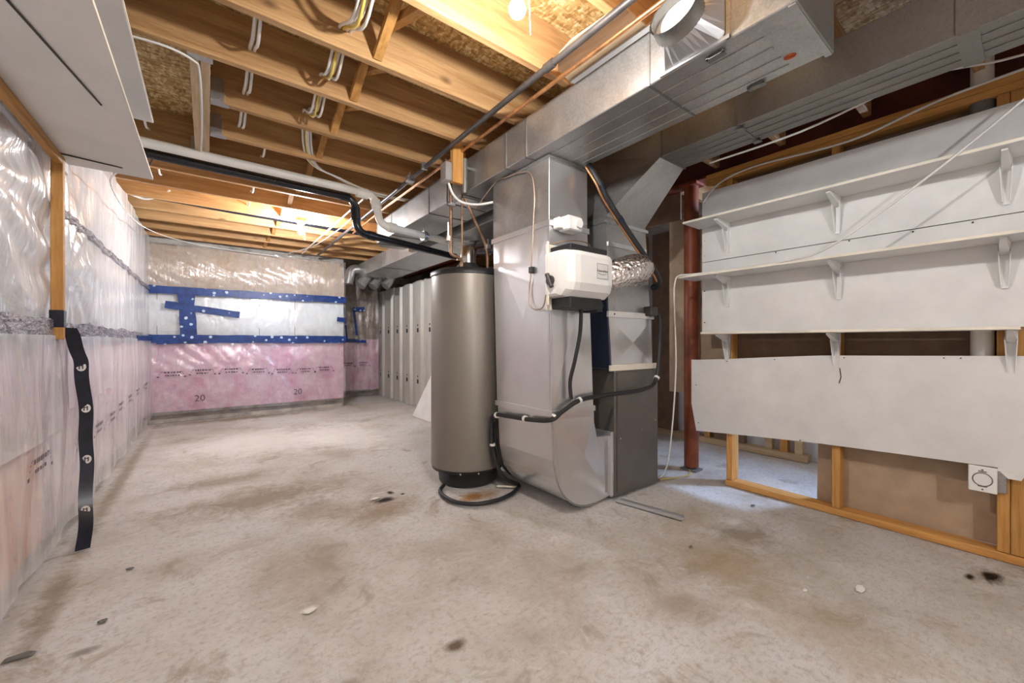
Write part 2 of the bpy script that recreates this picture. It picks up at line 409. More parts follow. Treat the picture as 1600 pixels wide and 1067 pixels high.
# left wall: foundation, batts, film, tapes
wl = MB().box((-.98, -3.1, 0), (-.78, 7.4, TOPZ)).build('wall_left', 'concrete_wall'); struct(wl, 'foundation wall behind insulation and clear plastic')
MB().box((-.78, -3.1, 0), (-.69, 7.3, .10)).build('footing', 'concrete_wall', wl)
YA, YB = -3.0, 7.25
def bulge(y, z, amp=.02): return amp*nz(y, z, 5, 1.7)+amp*.6*nz(y, z, 9, 4.)
lab(MB().grid(140, 10, lambda u, v: (-.665+bulge(YA+u*(YB-YA), v, .012), YA+u*(YB-YA), 1.8+v*.66)).build('insulation', 'insulation_pale', wl), 'pale insulation above the upper seam')
lab(MB().grid(140, 10, lambda u, v: (-.67+bulge(YA+u*(YB-YA), v, .012), YA+u*(YB-YA), 1.14+v*.66)).build('insulation', 'insulation_pale', wl), 'pale insulation between the two seams')
lab(MB().grid(30, 10, lambda u, v: (-.665+bulge(YA+u*6., v, .015), YA+u*6., .11+v*1.03)).build('insulation', 'insulation_peach', wl), 'peach insulation near the corner')
lab(MB().grid(90, 10, lambda u, v: (-.665+bulge(3.+u*4.25, v, .015), 3.+u*4.25, .11+v*1.03)).build('insulation', 'insulation_lilac', wl), 'pale pink insulation')
def film_left(y, z, hang):
    d = .018*nz(y*2.4, z*1.1, 2)+.011*nz(y*6, z*2.2, 7)
    if hang: d += .016*math.sin(y*9+2*nz(y, 0, 1))*max(0, (1.15-z))*.6
    else:
        for sy, sz in ((3.3, 1.5), (2.2, 1.75)):     # pulled pleats fanning out from the staples
            a = math.atan2(z-sz, y-sy); r = math.hypot(z-sz, y-sy)
            d += .010*math.sin(a*13+nz(y, z, 3)*2)*math.exp(-((r-.35)/.35)**2)
    return -.628+d
lab(MB().grid(420, 52, lambda u, v: (film_left(YA+u*(YB-YA), 1.14+v*1.36, False), YA+u*(YB-YA), 1.14+v*1.36)).build('vapor_barrier', 'film_left_upper', wl), 'wrinkled clear plastic sheet, upper')
def low(u, v):
    y = YA+u*(YB-YA); top = 1.135+.025*math.sin(y*5)*(1 if y < 3 else .2); bot = .075+.03*nz(y, 0, 2, 2)
    z = bot+(top-bot)*v
    x = film_left(y, z, True)+.012
    if y > 3.05: x += .02*max(0, 1-abs(v-.6))
    return (x, y, z)
lab(MB().grid(420, 40, low).build('vapor_barrier', 'film_left_lower', wl), 'milky plastic sheet hanging over pink insulation')
for y0, y1, zb in ((-3., 3.02, .66), (3.16, 4.3, .74)):
    lab(MB().grid(int((y1-y0)*40), 24, lambda u, v: (film_left(y0+u*(y1-y0), zb+v*(1.13-zb), True)+.030+.012*(1-v), y0+u*(y1-y0), zb+.03*nz(u*6, y0, 2)*(1-v)+v*(1.13-zb))).build('vapor_barrier', 'film_left_upper', wl), 'overlapping second layer of milky plastic')
def strip_left(name, z, w, mat, y0, y1, dx=.012, label=None):
    b = MB().grid(int((y1-y0)*14), 4, lambda u, v: (film_left(y0+u*(y1-y0), z, False)+dx+.004*nz(u*90, v*4, 1), y0+u*(y1-y0), z+(v-.5)*w*(1+.5*nz(u*30, 0, 4))+.012*nz(u*25, 0, 8)))
    return lab(b.build(name, mat, wl), label or 'crumpled tape on a seam')
strip_left('tape', 1.80, .045, 'tape_crumpled', 2.9, 7.1)
strip_left('tape', 1.155, .10, 'tape_crumpled', -2.9, 6.3, .02)
strip_left('tape', 1.14, .06, 'tape_blue', 5.9, 7.13, .028, 'blue sheathing tape near the far corner')
# black vertical tape with round printed marks
tp = [(-.612, 3.02, 1.17), (-.60, 3.13, 1.05), (-.595, 3.19, .93), (-.59, 3.25, .68), (-.588, 3.25, .43), (-.58, 3.19, .17), (-.565, 3.05, .01)]
sp = spline(tp, 8)
def tapef(u, v):
    f = u*(len(sp)-1); i = min(int(f), len(sp)-2); p = sp[i].lerp(sp[i+1], f-i)
    return (p.x+.018+v*.055+.003*math.sin(u*30), p.y-.03+v*.012, p.z)
tb = lab(MB().grid(60, 3, tapef).build('tape', 'tape_black', wl), 'black sheathing tape running down to the floor')
for u in (.30, .47, .66, .83):
    p = tapef(u, .5); b = MB()
    ring = [(p[0]+.019*math.cos(a*PI/8), p[1]-.003, p[2]+.024*math.sin(a*PI/8)) for a in range(16)]
    b.add(ring, [tuple(range(16))], 0)
    ob = b.build('printed_mark', 'paper', tb)
    MB().box((p[0]-.010, p[1]-.0045, p[2]-.013), (p[0]-.005, p[1]-.0035, p[2]+.013)).box((p[0]+.003, p[1]-.0045, p[2]-.012), (p[0]+.008, p[1]-.0035, p[2]+.012)).box((p[0]-.006, p[1]-.0045, p[2]+.003), (p[0]+.006, p[1]-.0035, p[2]+.008)).build('printed_mark', 'print_ink', tb)
def print_mark(P, U, Vv, w, parent, seed):
    """worn two-line print with a curved arrow at either end"""
    rnd = random.Random(seed); b = MB(); P, U, Vv = Vector(P), Vector(U), Vector(Vv)
    def q(u0, u1, v0, v1): b.add([P+U*u0+Vv*v0, P+U*u1+Vv*v0, P+U*u1+Vv*v1, P+U*u0+Vv*v1], [(0, 1, 2, 3)])
    for row, (a, e, h) in enumerate(((-.30, .30, .030), (-.26, .24, .024))):
        u = a*w
        while u < e*w:
            l = rnd.uniform(.010, .028); q(u, u+l, .012-row*.04, .012-row*.04+h*.7); u += l+rnd.uniform(.004, .012)
    for sg in (-1, 1):
        for k in range(5):
            u0 = sg*(.34+.035*k)*w; q(min(u0, u0+sg*.034*w), max(u0, u0+sg*.034*w), .028-.004*k*k, .036-.004*k*k)
        q(sg*.52*w-.012, sg*.52*w+.012, -.045, -.03)
    return b.build('printed_mark', 'print_ink', parent)
for i, (y, z) in enumerate(((2.68, .56), (3.45, .52), (3.90, .51), (4.34, .52), (4.80, .54), (5.3, .55), (5.85, .56), (6.4, .57))):
    print_mark((film_left(y, z, True)+.036, y, z), (0, 1, 0), (0, 0, 1), .30, wl, i)

# far wall with insulation, films, blue tapes
wf = MB().box((-.95, 7.25, 0), (1.86, 7.45, TOPZ)).build('wall_far', 'concrete_wall'); struct(wf, 'far foundation wall with pink, white and beige insulation')
MB().box((-.8, 7.12, 0), (1.80, 7.25, .05)).build('footing', 'concrete_wall', wf)
def fgrid(z0, z1, y, amp, s): return lambda u, v: (-.78+u*2.62, y-amp*nz(u*2.6*s, v*(z1-z0)*s, 4)-.04*math.sin(v*PI)*(1 if z0 > 1.7 else .4), z0+v*(z1-z0))
lab(MB().grid(50, 16, fgrid(1.80, 2.42, 7.16, .03, 2.5)).build('insulation', 'insulation_beige', wf), 'beige batt insulation below the joists')
lab(MB().grid(20, 8, fgrid(1.14, 1.80, 7.18, .004, 2)).build('insulation', 'foam_white', wf), 'white foam boards framed with blue tape')
lab(MB().grid(50, 20, fgrid(.14, 1.14, 7.18, .02, 2.5)).build('insulation', 'insulation_pink', wf), 'pink batt insulation')
def ffilm(z0, z1, y, amp): return lambda u, v: (-.74+u*2.60, y-amp*nz(u*6, v*3, 8)-amp*.6*nz(u*22+v*9, v*5, 2)-.04*math.sin(v*PI)*(1 if z0 > 1.7 else .4), z0+v*(z1-z0)+(.02*nz(u*4, 0, 2) if z0 < 1 and v == 0 else 0))
lab(MB().grid(150, 34, ffilm(1.79, 2.44, 7.115, .014)).build('vapor_barrier', 'film_far_upper', wf), 'clear plastic over beige insulation')
lab(MB().grid(120, 26, ffilm(1.13, 1.81, 7.145, .005)).build('vapor_barrier', 'film_far_mid', wf), 'clear plastic over white foam')
lab(MB().grid(150, 40, ffilm(.11, 1.15, 7.13, .012)).build('vapor_barrier', 'film_far_lower', wf), 'clear plastic over pink insulation')
for x in (-.55, .62, 1.1):
    MB().box((x, 7.168, 1.18), (x+.006, 7.172, 1.76)).build('board_joint', 'print_ink', wf)
def btape(p0, p1, w, wob=.006, label='blue sheathing tape'):
    p0, p1 = Vector(p0), Vector(p1); d = (p1-p0); L = d.length; d.normalize(); n = Vector((-d.z, 0, d.x))
    o = MB().grid(max(4, int(L*16)), 3, lambda u, v: tuple(p0+d*(u*L)+n*((v-.5)*w*(1+.15*nz(u*L*6, 1, p0.x))+wob*nz(u*L*3, 2, p0.z))+Vector((0, -.004*nz(u*L*12, v*3, 3), 0)))).build('tape', 'tape_blue', wf)
    return lab(o, label)
YT = 7.095
btape((-.70, YT, 1.795), (1.86, YT, 1.80), .105, label='blue tape along the top of the white boards')
btape((-.74, YT, 1.135), (1.86, YT, 1.135), .115, label='blue tape along the bottom of the white boards')
btape((-.245, YT-.006, 1.83), (-.205, YT-.006, 1.10), .18, label='wide vertical blue tape')
btape((-.46, YT-.01, 1.60), (.37, YT-.01, 1.49), .095, label='slanting blue tape patch')
btape((1.72, YT, 1.475), (1.85, YT, 1.462), .08, label='short blue tape patch')
btape((-.55, YT, 1.12), (-.1, YT, 1.125), .11, label='second layer of blue tape')
for i, x in enumerate((-.39, -.06, .27, .60, .92, 1.24, 1.52)):
    print_mark((x, 7.075, .66+.02*math.sin(i)), (1, 0, 0), (0, 0, 1), .27, wf, 20+i)
for x in (-.09, 1.13):
    text_obj('printed_number', '20', .12, 'print_ink', wf, Matrix.Translation((x, 7.075, .305)) @ Matrix.Rotation(PI/2, 4, 'X'))
# set-back bay beside it
wa = MB().box((1.6, 8.25, 0), (2.95, 8.45, TOPZ)).box((2.95, 8.25, 0), (4.6, 8.45, TOPZ)).box((1.66, 7.45, 0), (1.86, 8.25, TOPZ)).build('wall_alcove', 'concrete_wall'); struct(wa, 'set-back alcove wall with brown insulation behind plastic')
lab(MB().grid(30, 30, lambda u, v: (1.87+u*.9, 8.17-.04*nz(u*3, v*4, 1), 1.13+v*1.4)).build('insulation', 'insulation_brown', wa), 'brown batt insulation')
lab(MB().grid(30, 30, lambda u, v: (1.87+u*.9, 8.14-.05*nz(u*3, v*3, 6), .14+v*1.0)).build('insulation', 'insulation_pink', wa), 'pink batt insulation')
lab(MB().grid(50, 60, lambda u, v: (1.87+u*.92, 8.08-.03*nz(u*5, v*4, 3)-.02*nz(u*14, v*6, 9), .12+v*2.4)).build('vapor_barrier', 'film_brown', wa), 'clear plastic over the alcove insulation')
for p0, p1, w in (((1.98, 8.0, 1.13), (2.48, 8.0, 1.10), .06), ((2.06, 8.0, 1.75), (2.12, 8.0, 1.14), .03), ((2.24, 8.0, 1.76), (2.30, 8.0, 1.22), .045), ((2.25, 8.0, 1.72), (2.45, 8.0, 1.74), .08)):
    p0, p1 = Vector(p0), Vector(p1); d = p1-p0; L = d.length; d.normalize(); n = Vector((-d.z, 0, d.x))
    MB().grid(12, 2, lambda u, v: tuple(p0+d*(u*L)+n*((v-.5)*w))).build('tape', 'tape_blue', wa)
for i, x in enumerate((2.12, 2.42)): print_mark((x, 8.03, .66), (1, 0, 0), (0, 0, 1), .27, wa, 50+i)
# steel channel wall
ws = MB().box((2.93, 4.6, 0), (2.96, 8.25, 2.12)).build('wall_steel', 'dark_hole'); struct(ws, 'wall of upright ribbed steel channels with slots')
yy = 8.22; k = 0
while yy > 4.9:
    w = .455; y0, y1 = yy-w, yy; zt = 2.11+.012*math.sin(k*2.1)
    prof = [(2.80, y1-.002), (2.80, y1-w*.50), (2.845, y1-w*.56), (2.845, y1-w*.70), (2.81, y1-w*.74), (2.81, y1-w*.93), (2.87, y1-w*.97), (2.87, y0+.004)]
    b = MB()
    for (xa, ya), (xb2, yb2) in zip(prof[:-1], prof[1:]): b.hexa([(xa, ya, 0), (xa+.012, ya, 0), (xb2+.012, yb2, 0), (xb2, yb2, 0), (xa, ya, zt), (xa+.012, ya, zt), (xb2+.012, yb2, zt), (xb2, yb2, zt)])
    st = b.build('steel_channel', 'steel_panel', ws, (2.8, yy, 0))
    for z in (1.29, .43):
        MB().box((2.797, yy-w*.31, z-.035), (2.806, yy-w*.19, z+.035)).box((2.797, yy-w*.28, z+.07), (2.806, yy-w*.22, z+.1)).build('slot', 'dark_hole', st, (2.8, yy, z))
    yy -= w; k += 1
# side room and hidden walls
wr = MB().box((4.4, -3.1, 0), (4.6, -.25, TOPZ)).box((4.4, .65, 0), (4.6, 8.4, TOPZ)).box((4.4, -.25, 0), (4.6, .65, 1.65)).box((4.4, -.25, 2.25), (4.6, .65, TOPZ)).build('wall_right', 'drywall_grey'); struct(wr, 'grey wall of the side room beyond the studs')
wn = MB().box((4.42, -.25, 1.65), (4.58, -.21, 2.25)).box((4.42, .61, 1.65), (4.58, .65, 2.25)).box((4.42, -.21, 1.65), (4.58, .61, 1.69)).box((4.42, -.21, 2.21), (4.58, .61, 2.25)).build('window_1', 'white_metal'); struct(wn, 'small basement window of the side room')
MB().box((4.52, -.21, 1.69), (4.526, .61, 2.21)).build('pane', 'glass', wn)
for y, m in ((2.95, 'wood_z'), (2.55, 'brown_paper'), (2.15, 'wood_z'), (1.80, 'brown_paper'), (1.55, 'wood_pale'), (1.42, 'wood_z'), (1.30, 'wood_pale')):
    MB().box((4.33, y, .06), (4.40, y+.06 if m != 'brown_paper' else y+.3, 2.4)).build('stud', m, wr, (4.33, y, .06))
MB().box((4.30, 1.25, 0), (4.40, 3.2, .06)).build('bottom_plate', 'wood_pale', wr)
struct(MB().box((-1, -3.3, 0), (4.6, -3.1, TOPZ)).build('wall_back', 'drywall_grey'), 'grey wall behind the viewer')
wp = struct(MB().box((2.96, 3.35, 0), (4.4, 3.45, TOPZ)).build('wall_partition', 'brown_paper'), 'brown paper-backed partition behind the furnace')
MB().box((2.97, 3.34, .25), (4.38, 3.352, 1.18)).build('panel', 'navy_metal', wp); MB().box((2.97, 3.34, 1.2), (4.38, 3.352, 1.75)).build('panel', 'navy_metal', wp)
# stud wall on the right: wallboard seen from its back, studs, plates
sw = MB().box((3.262, -2.9, .60), (3.274, 1.50, 2.44)).build('wall_stud', 'brown_paper'); struct(sw, 'open stud wall with brown wallboard backs')
for y, z0, z1 in ((1.40, .045, 2.34), (.75, .045, 2.34), (.08, .045, 2.34), (-.55, .045, 2.34), (-1.2, .045, 2.34), (-1.9, .045, 2.34)):
    MB().bbox((3.165, y, z0), (3.26, y+.042, z1), .003).build('stud', 'wood_z', sw, (3.165, y, z0))
MB().bbox((3.165, .02, .045), (3.26, .078, 2.34), .003).build('stud', 'wood_z', sw, (3.165, .02, .045))
MB().bbox((3.16, -2.9, 0), (3.26, 1.45, .042), .003).build('bottom_plate', 'wood_y', sw)
MB().bbox((3.165, -2.9, 2.342), (3.26, 1.60, 2.382), .003).build('top_plate', 'wood_y', sw)
MB().bbox((3.165, -2.9, 2.384), (3.26, 1.60, 2.424), .003).build('top_plate', 'wood_y', sw)
lab(MB().hexa([(3.278, -2.9, .06), (3.292, -2.9, .06), (3.292, .90, .03), (3.278, .90, .03), (3.278, -2.9, .64), (3.292, -2.9, .64), (3.292, .89, .64), (3.278, .89, .64)]).build('wallboard', 'drywall_back', sw), 'brown wallboard back low between the studs')
lab(MB().box((3.40, 1.46, .64), (3.412, 2.06, 2.20)).build('wallboard', 'drywall_back', sw), 'tan wallboard sheet behind the steel post')
MB().box((3.40, 1.95, 2.20), (3.415, 3.0, 2.62)).build('wallboard', 'brown_paper', sw)
MB().bbox((3.275, 1.42, .05), (3.32, 1.46, 2.3), .003).build('stud', 'wood_pale', sw)
MB().bbox((3.17, 1.445, 2.08), (3.255, 1.485, 2.34), .003).build('stud', 'wood_z', sw)

# ------------------------------------------------------------------ steel beam and post
bm = thing('steel_beam', 'dark red steel beam running above the white shelves', 'beam', (3.34, -2.9, 2.45))
MB().box((3.27, -2.9, 2.45), (3.41, 8.2, 2.465)).build('lower_flange', 'red_steel', bm)
MB().box((3.33, -2.9, 2.465), (3.345, 8.2, 2.73)).build('web', 'maroon_steel', bm)
MB().box((3.27, -2.9, 2.73), (3.41, 8.2, 2.745)).build('upper_flange', 'maroon_steel', bm)
po = thing('steel_post', 'red-brown round steel post standing left of the shelves', 'post', (3.31, 1.80, 0))
MB().lathe((3.31, 1.80, .03), [(.058, 0), (.058, 2.40)], 24).build('pole', 'red_steel', po)
MB().box((3.25, 1.73, .0), (3.37, 1.87, .012)).lathe((3.31, 1.80, .01), [(.03, 0), (.03, .03)], 12).build('base_plate', 'rubber_grey', po)
MB().box((3.245, 1.72, 2.425), (3.375, 1.88, 2.448)).build('top_plate', 'red_steel', po)

# ------------------------------------------------------------------ main trunk duct
TX0, TX1, TZ0, TZ1 = 1.57, 1.965, 2.245, 2.492
td = thing('trunk_duct', 'large galvanized trunk duct crossing overhead with orange mark on its near end', 'duct', (1.76, .5, TZ0))
cuts = [.50, 1.05, 1.92, 2.13, 2.71, 2.95, 3.29, 4.2, 4.65]
for a, b in zip(cuts[:-1], cuts[1:]):
    MB().bbox((TX0, a+.001, TZ0), (TX1, b-.001, TZ1), .004).build('duct_section', 'galvanized', td, (TX0, a, TZ0))
    MB().box((TX0-.005, b-.006, TZ0-.005), (TX1+.004, b+.004, TZ1-.002)).build('drive_cleat', 'galvanized_dull', td, (TX0, b, TZ0))
for x in (1.66, 1.745, 1.83, 1.905):
    MB().bbox((x, .62, TZ0-.004), (x+.012, 1.9, TZ0+.001), .003).build('stiffening_rib', 'galvanized', td, (x, .62, TZ0))
MB().bbox((TX0-.004, .485, TZ0-.006), (TX1+.006, .505, TZ1), .004).build('end_cap', 'galvanized_dull', td)
MB().box((TX0, .49, TZ0-.010), (TX1, .512, TZ0-.004)).build('end_hem', 'galvanized', td)
b = MB(); ring = [(1.86+.018*math.cos(a*PI/8)*(1+.2*nz(a, 0, 1)), .60+.022*math.sin(a*PI/8)*(1+.3*nz(a, 2, 1)), TZ0-.0015) for a in range(16)]
b.add(ring+[(p[0], p[1], TZ0) for p in ring], [tuple(range(16))[::-1]]+[(i, (i+1) % 16, 16+(i+1) % 16, 16+i) for i in range(16)])
lab(b.build('paint_mark', 'orange_mark', td), 'orange paint mark')
for x, y in ((1.60, .74), (1.93, .72)):
    MB().box((x, y, TZ0-.012), (x+.03, y+.07, TZ0-.008)).box((x, y, TZ0-.012), (x+.006, y+.008, TZ0)).box((x, y+.06, TZ0-.012), (x+.006, y+.07, TZ0)).build('hanger_clip', 'galvanized_dull', td)
# tapered far end
MB().loft([[(TX0, 4.655, TZ0), (TX1, 4.655, TZ0), (TX1, 4.655, TZ1), (TX0, 4.655, TZ1)], [(TX0+.12, 4.9, TZ0+.02), (TX1, 4.9, TZ0+.02), (TX1, 4.9, TZ1), (TX0+.12, 4.9, TZ1)]]).build('end_reducer', 'galvanized', td)
# brighter square panel on the underside near heater
MB().box((1.62, 2.75, TZ0-.004), (1.86, 2.92, TZ0-.001)).build('patch_plate', 'galvanized_bright', td)
# round starting collar with boot on the side of the trunk
rc = thing('duct_collar', 'round crimped take-off collar on the side of the trunk duct with capped end', 'duct collar', (1.55, .83, 2.25))
ax = Vector((-.86, -.05, .28)).normalized(); cen = Vector((1.47, .845, 2.345)); e1 = ax.orthogonal().normalized(); e2 = ax.cross(e1); Rr = .092
N = 32
circ = [cen+(e1*math.cos(2*PI*i/N)+e2*math.sin(2*PI*i/N))*Rr for i in range(N)]
sq = []
for p in circ:
    q = p-cen; d = max(abs(q.y)/.13, abs(q.z)/.115, 1e-6); d2 = 1/d
    sq.append(Vector((TX0-.002, .845+q.y*d2*.98, 2.368+q.z*d2)))
MB().loft([sq, circ], 0, False).build('boot', 'galvanized_bright', rc)
def rf(i, j): return 1+(.035 if j % 2 else 0)
MB().tube([cen+ax*(.0), cen+ax*.02, cen+ax*.055, cen+ax*.06], [Rr*1.02, Rr, Rr, Rr*1.03], 64, 0, False, rf).tube([cen+ax*.06, cen+ax*.0], Rr*.97, 64, 0, False).build('crimped_collar', 'galvanized_dull', rc)
MB().tube([cen+ax*.020, cen+ax*.023], Rr*.965, 40).build('cap', 'white_paint', rc)
MB().box((TX0-.006, .70, TZ0+.0), (TX0-.001, .715, TZ1-.01)).build('flange', 'wood_pale', rc)
MB().box((TX0-.012, .70, TZ0-.0), (TX0-.001, .99, TZ0+.014)).build('flange', 'galvanized_bright', rc)
# panned sheet on the joists
b = MB(); poly = [(1.56, 1.52), (1.42, 1.48), (1.35, 1.40), (1.335, 1.30), (1.36, 1.04), (1.56, 1.04)]
b.prism(poly, 2, 2.488, 2.497)
pn = thing('joist_pan', 'pale sheet metal pan closing the joist bay beside the front bulb', 'metal sheet', (1.4, 1.25, 2.488))
b.build('pan', 'wood_pale', pn); MB().box((1.53, 1.0, 2.478), (1.56, 1.5, 2.489)).build('flange', 'galvanized_bright', pn)

# ------------------------------------------------------------------ second duct above the furnace
d2 = thing('supply_duct', 'dull galvanized duct rising from the furnace and running past the shelves', 'duct', (2.43, -2, 2.28))
DX0, DX1, DZ0, DZ1 = 2.305, 2.58, 2.28, 2.497
c2 = [-2.6, -1., .16, .99, 1.45]
for a, b_ in zip(c2[:-1], c2[1:]):
    MB().bbox((DX0, a+.001, DZ0), (DX1, b_-.001, DZ1), .004).build('duct_section', 'galvanized_dull', d2, (DX0, a, DZ0))
    w = .03 if b_ == .16 else .006
    MB().box((DX0-.005, b_-w, DZ0-.006), (DX1+.005, b_+w, DZ1-.002)).build('drive_cleat', 'galvanized_dull', d2, (DX0, b_, DZ0))
for x in (2.37, 2.44, 2.51):
    MB().bbox((x, -2.5, DZ0-.004), (x+.01, 1.40, DZ0+.001), .003).build('stiffening_rib', 'galvanized_dull', d2, (x, -2.5, DZ0))
for y in (.97,):
    for x in (DX0+.01, DX1-.04): MB().box((x, y, DZ0-.014), (x+.035, y+.04, DZ0-.008)).box((x, y, DZ0-.014), (x+.006, y+.006, DZ0)).build('hanger_clip', 'galvanized_dull', d2)
# plenum elbow
X0, X1 = 2.17, 2.63
MB().loft([[(X0, 1.79, 1.92), (X1, 1.79, 1.92), (X1, 2.30, 1.92), (X0, 2.30, 1.92)],
           [(X0, 1.79, 1.96), (X1, 1.79, 1.96), (X1, 2.30, 1.96), (X0, 2.30, 1.96)],
           [(X0+.06, 1.62, 2.12), (X1-.03, 1.62, 2.12), (X1-.03, 2.25, 2.16), (X0+.06, 2.25, 2.16)],
           [(DX0, 1.452, 2.285), (DX1, 1.452, 2.285), (DX1, 2.20, 2.495), (DX0, 2.20, 2.495)],
           [(DX0, 1.452, 2.496), (DX1, 1.452, 2.496), (DX1, 2.20, 2.497), (DX0, 2.20, 2.497)]]).build('elbow', 'galvanized', d2)
MB().box((X0-.012, 1.775, 1.915), (X1+.012, 1.792, 1.935)).build('drive_cleat', 'galvanized_bright', d2)

# ------------------------------------------------------------------ far supply duct with take-offs
fd = thing('far_duct', 'galvanized duct with four round take-off elbows by the far wall', 'duct', (2.3, 4.8, 2.2))
for a, b_ in ((2.6, 4.6), (4.6, 5.87), (5.87, 7.15)):
    MB().bbox((2.05, a+.001, 2.2), (2.60, b_-.001, 2.42), .004).build('duct_section', 'galvanized', fd, (2.05, a, 2.2))
    MB().box((2.045, b_-.008, 2.195), (2.605, b_, 2.425)).build('drive_cleat', 'galvanized_dull', fd, (2.05, b_, 2.2))
def takeoff(pts, r):
    pp = arc(pts, .10, 5); o = MB().tube(pp, r, 20).build('take_off_elbow', 'galvanized', fd, pp[0])
    for i in range(1, len(pp)-1, 2):
        d = (pp[i+1]-pp[i-1]).normalized()*.006
        MB().tube([pp[i]-d, pp[i]+d], r*1.05, 20).build('crimp_ring', 'galvanized_dull', o, pp[i])
    return o
takeoff([(2.10, 7.02, 2.33), (1.92, 7.0, 2.33), (1.87, 6.98, 2.06)], .075)
takeoff([(2.20, 7.0, 2.24), (2.13, 7.0, 2.14), (2.06, 6.98, 2.05)], .085)
takeoff([(2.42, 7.0, 2.24), (2.34, 7.0, 2.14), (2.27, 6.98, 2.05)], .08)
takeoff([(2.56, 6.85, 2.24), (2.52, 6.88, 2.14), (2.45, 6.86, 2.06)], .075)

# ------------------------------------------------------------------ return drop beside the furnace
rd = thing('return_drop', 'bright galvanized return air drop between the water heater and the furnace', 'duct', (1.82, 2.1, 0))
MB().bbox((1.655, 1.80, 1.83), (1.995, 2.40, 2.238), .0012).build('upper_section', 'galvanized', rd)
MB().loft([[(1.675, 1.80, .66), (2.055, 1.80, .66), (2.055, 2.38, .66), (1.675, 2.38, .66)], [(1.655, 1.80, 1.828), (1.995, 1.80, 1.828), (1.995, 2.40, 1.828), (1.655, 2.40, 1.828)]]).build('middle_section', 'galvanized_bright', rd)
for z, a, b_ in ((1.83, (1.645, 1.79), (2.005, 2.41)), (.66, (1.665, 1.79), (2.065, 2.39))):
    MB().box((*a, z-.022), (*b_, z+.012)).build('slip_joint', 'galvanized_bright', rd, (*a, z))
MB().box((1.648, 1.793, 2.225), (2.002, 2.407, 2.243)).build('slip_joint', 'galvanized', rd)
def crossbreak(a, b, c, d, apex, name='cross_broken_panel'):
    MB().add([a, b, c, d, apex], [(0, 1, 4), (1, 2, 4), (2, 3, 4), (3, 0, 4)]).build(name, 'galvanized_bright', rd)
crossbreak((1.673, 2.37, .70), (1.673, 1.81, .70), (1.653, 1.81, 1.80), (1.653, 2.39, 1.80), (1.650, 2.05, 1.25))
crossbreak((1.685, 1.799, .70), (2.045, 1.799, .70), (1.988, 1.799, 1.80), (1.665, 1.799, 1.80), (1.84, 1.782, 1.20))
crossbreak((1.76, 1.799, .16), (2.20, 1.799, .05), (2.05, 1.799, .60), (1.69, 1.799, .62), (1.95, 1.784, .36))
crossbreak((1.655, 1.799, 1.87), (1.993, 1.799, 1.87), (1.993, 1.799, 2.21), (1.657, 1.799, 2.21), (1.82, 1.793, 2.04))
# boot with rounded heel turning into the furnace side
prof = [(1.675, .638), (2.06, .638), (2.065, .46), (2.245, .44), (2.245, .03), (2.06, .015)]
for a in range(0, 11):
    th = PI*1.5-a*PI/2/10; prof.append((2.03+.33*math.cos(th), .345+.33*math.sin(th)))
prof[-1] = (1.69, .36)
b = MB()
for yv in (1.80, 2.37): pass
b.loft([[(x, 1.80, z) for x, z in prof], [(x, 2.37, z) for x, z in prof]])
b.build('boot', 'galvanized_bright', rd)
hl = [(x, z) for x, z in prof[5:]]+[(1.675, .64)]
MB().tube([(x-.001, 1.798, z) for x, z in hl], .006, 6).build('heel_seam', 'galvanized', rd)
MB().bbox((2.225, 1.785, .02), (2.25, 2.39, .47), .003).build('collar_flange', 'galvanized_bright', rd)
MB().bbox((2.175, 1.795, .06), (2.20, 1.80, .42), .002).build('slip_joint', 'galvanized', rd)

# ------------------------------------------------------------------ furnace
fu = thing('furnace', 'tall brown-grey gas furnace with galvanized coil case on top', 'furnace', (2.5, 2.15, 0))
MB().bbox((2.255, 1.78, .012), (2.78, 2.50, .905), .006).build('cabinet', 'furnace_brown', fu)
MB().box((2.275, 1.772, .05), (2.76, 1.782, .88)).build('front_panel', 'furnace_brown', fu)
for x, z in ((2.30, .42), (2.55, .45), (2.72, .50)): MB().tube([(x, 1.766, z), (x, 1.774, z)], .006, 8).build('screw', 'chrome', fu)
MB().loft([[(2.235, 1.79, .905), (2.72, 1.79, .905), (2.72, 2.44, .905), (2.235, 2.44, .905)], [(2.20, 1.79, 1.28), (2.70, 1.79, 1.28), (2.70, 2.40, 1.28), (2.20, 2.40, 1.28)]]).build('coil_case', 'galvanized_bright', fu)
MB().add([(2.232, 1.789, .93), (2.715, 1.789, .93), (2.455, 1.772, 1.09), (2.70, 1.789, 1.26), (2.205, 1.789, 1.26)], [(0, 1, 2), (1, 3, 2), (3, 4, 2), (4, 0, 2)]).build('cross_broken_panel', 'galvanized_bright', fu)
MB().hexa([(2.223, 1.80, .91), (2.236, 1.80, .91), (2.236, 2.43, .91), (2.223, 2.43, .91), (2.178, 1.80, 1.55), (2.19, 1.80, 1.55), (2.19, 2.40, 1.55), (2.178, 2.40, 1.55)]).build('side_panel', 'navy_metal', fu)  # added navy sheet: shade between drop and plenum put into its colour
MB().box((2.205, 1.775, .895), (2.76, 1.79, .935)).build('flange', 'white_edge', fu)
MB().box((2.18, 1.772, 1.27), (2.715, 1.79, 1.31)).build('flange', 'white_metal', fu)
for x in (2.24, 2.66): MB().tube([(x, 1.768, 1.29), (x, 1.774, 1.29)], .006, 8).build('screw', 'iron_pipe', fu)
MB().loft([[(2.20, 1.79, 1.30), (2.69, 1.79, 1.30), (2.69, 2.38, 1.30), (2.20, 2.38, 1.30)], [(2.175, 1.79, 1.918), (2.63, 1.79, 1.918), (2.63, 2.31, 1.918), (2.175, 2.31, 1.918)]]).build('plenum', 'galvanized', fu)
MB().box((2.19, 1.78, 1.76), (2.63, 1.791, 1.79)).build('slip_joint', 'galvanized_bright', fu)
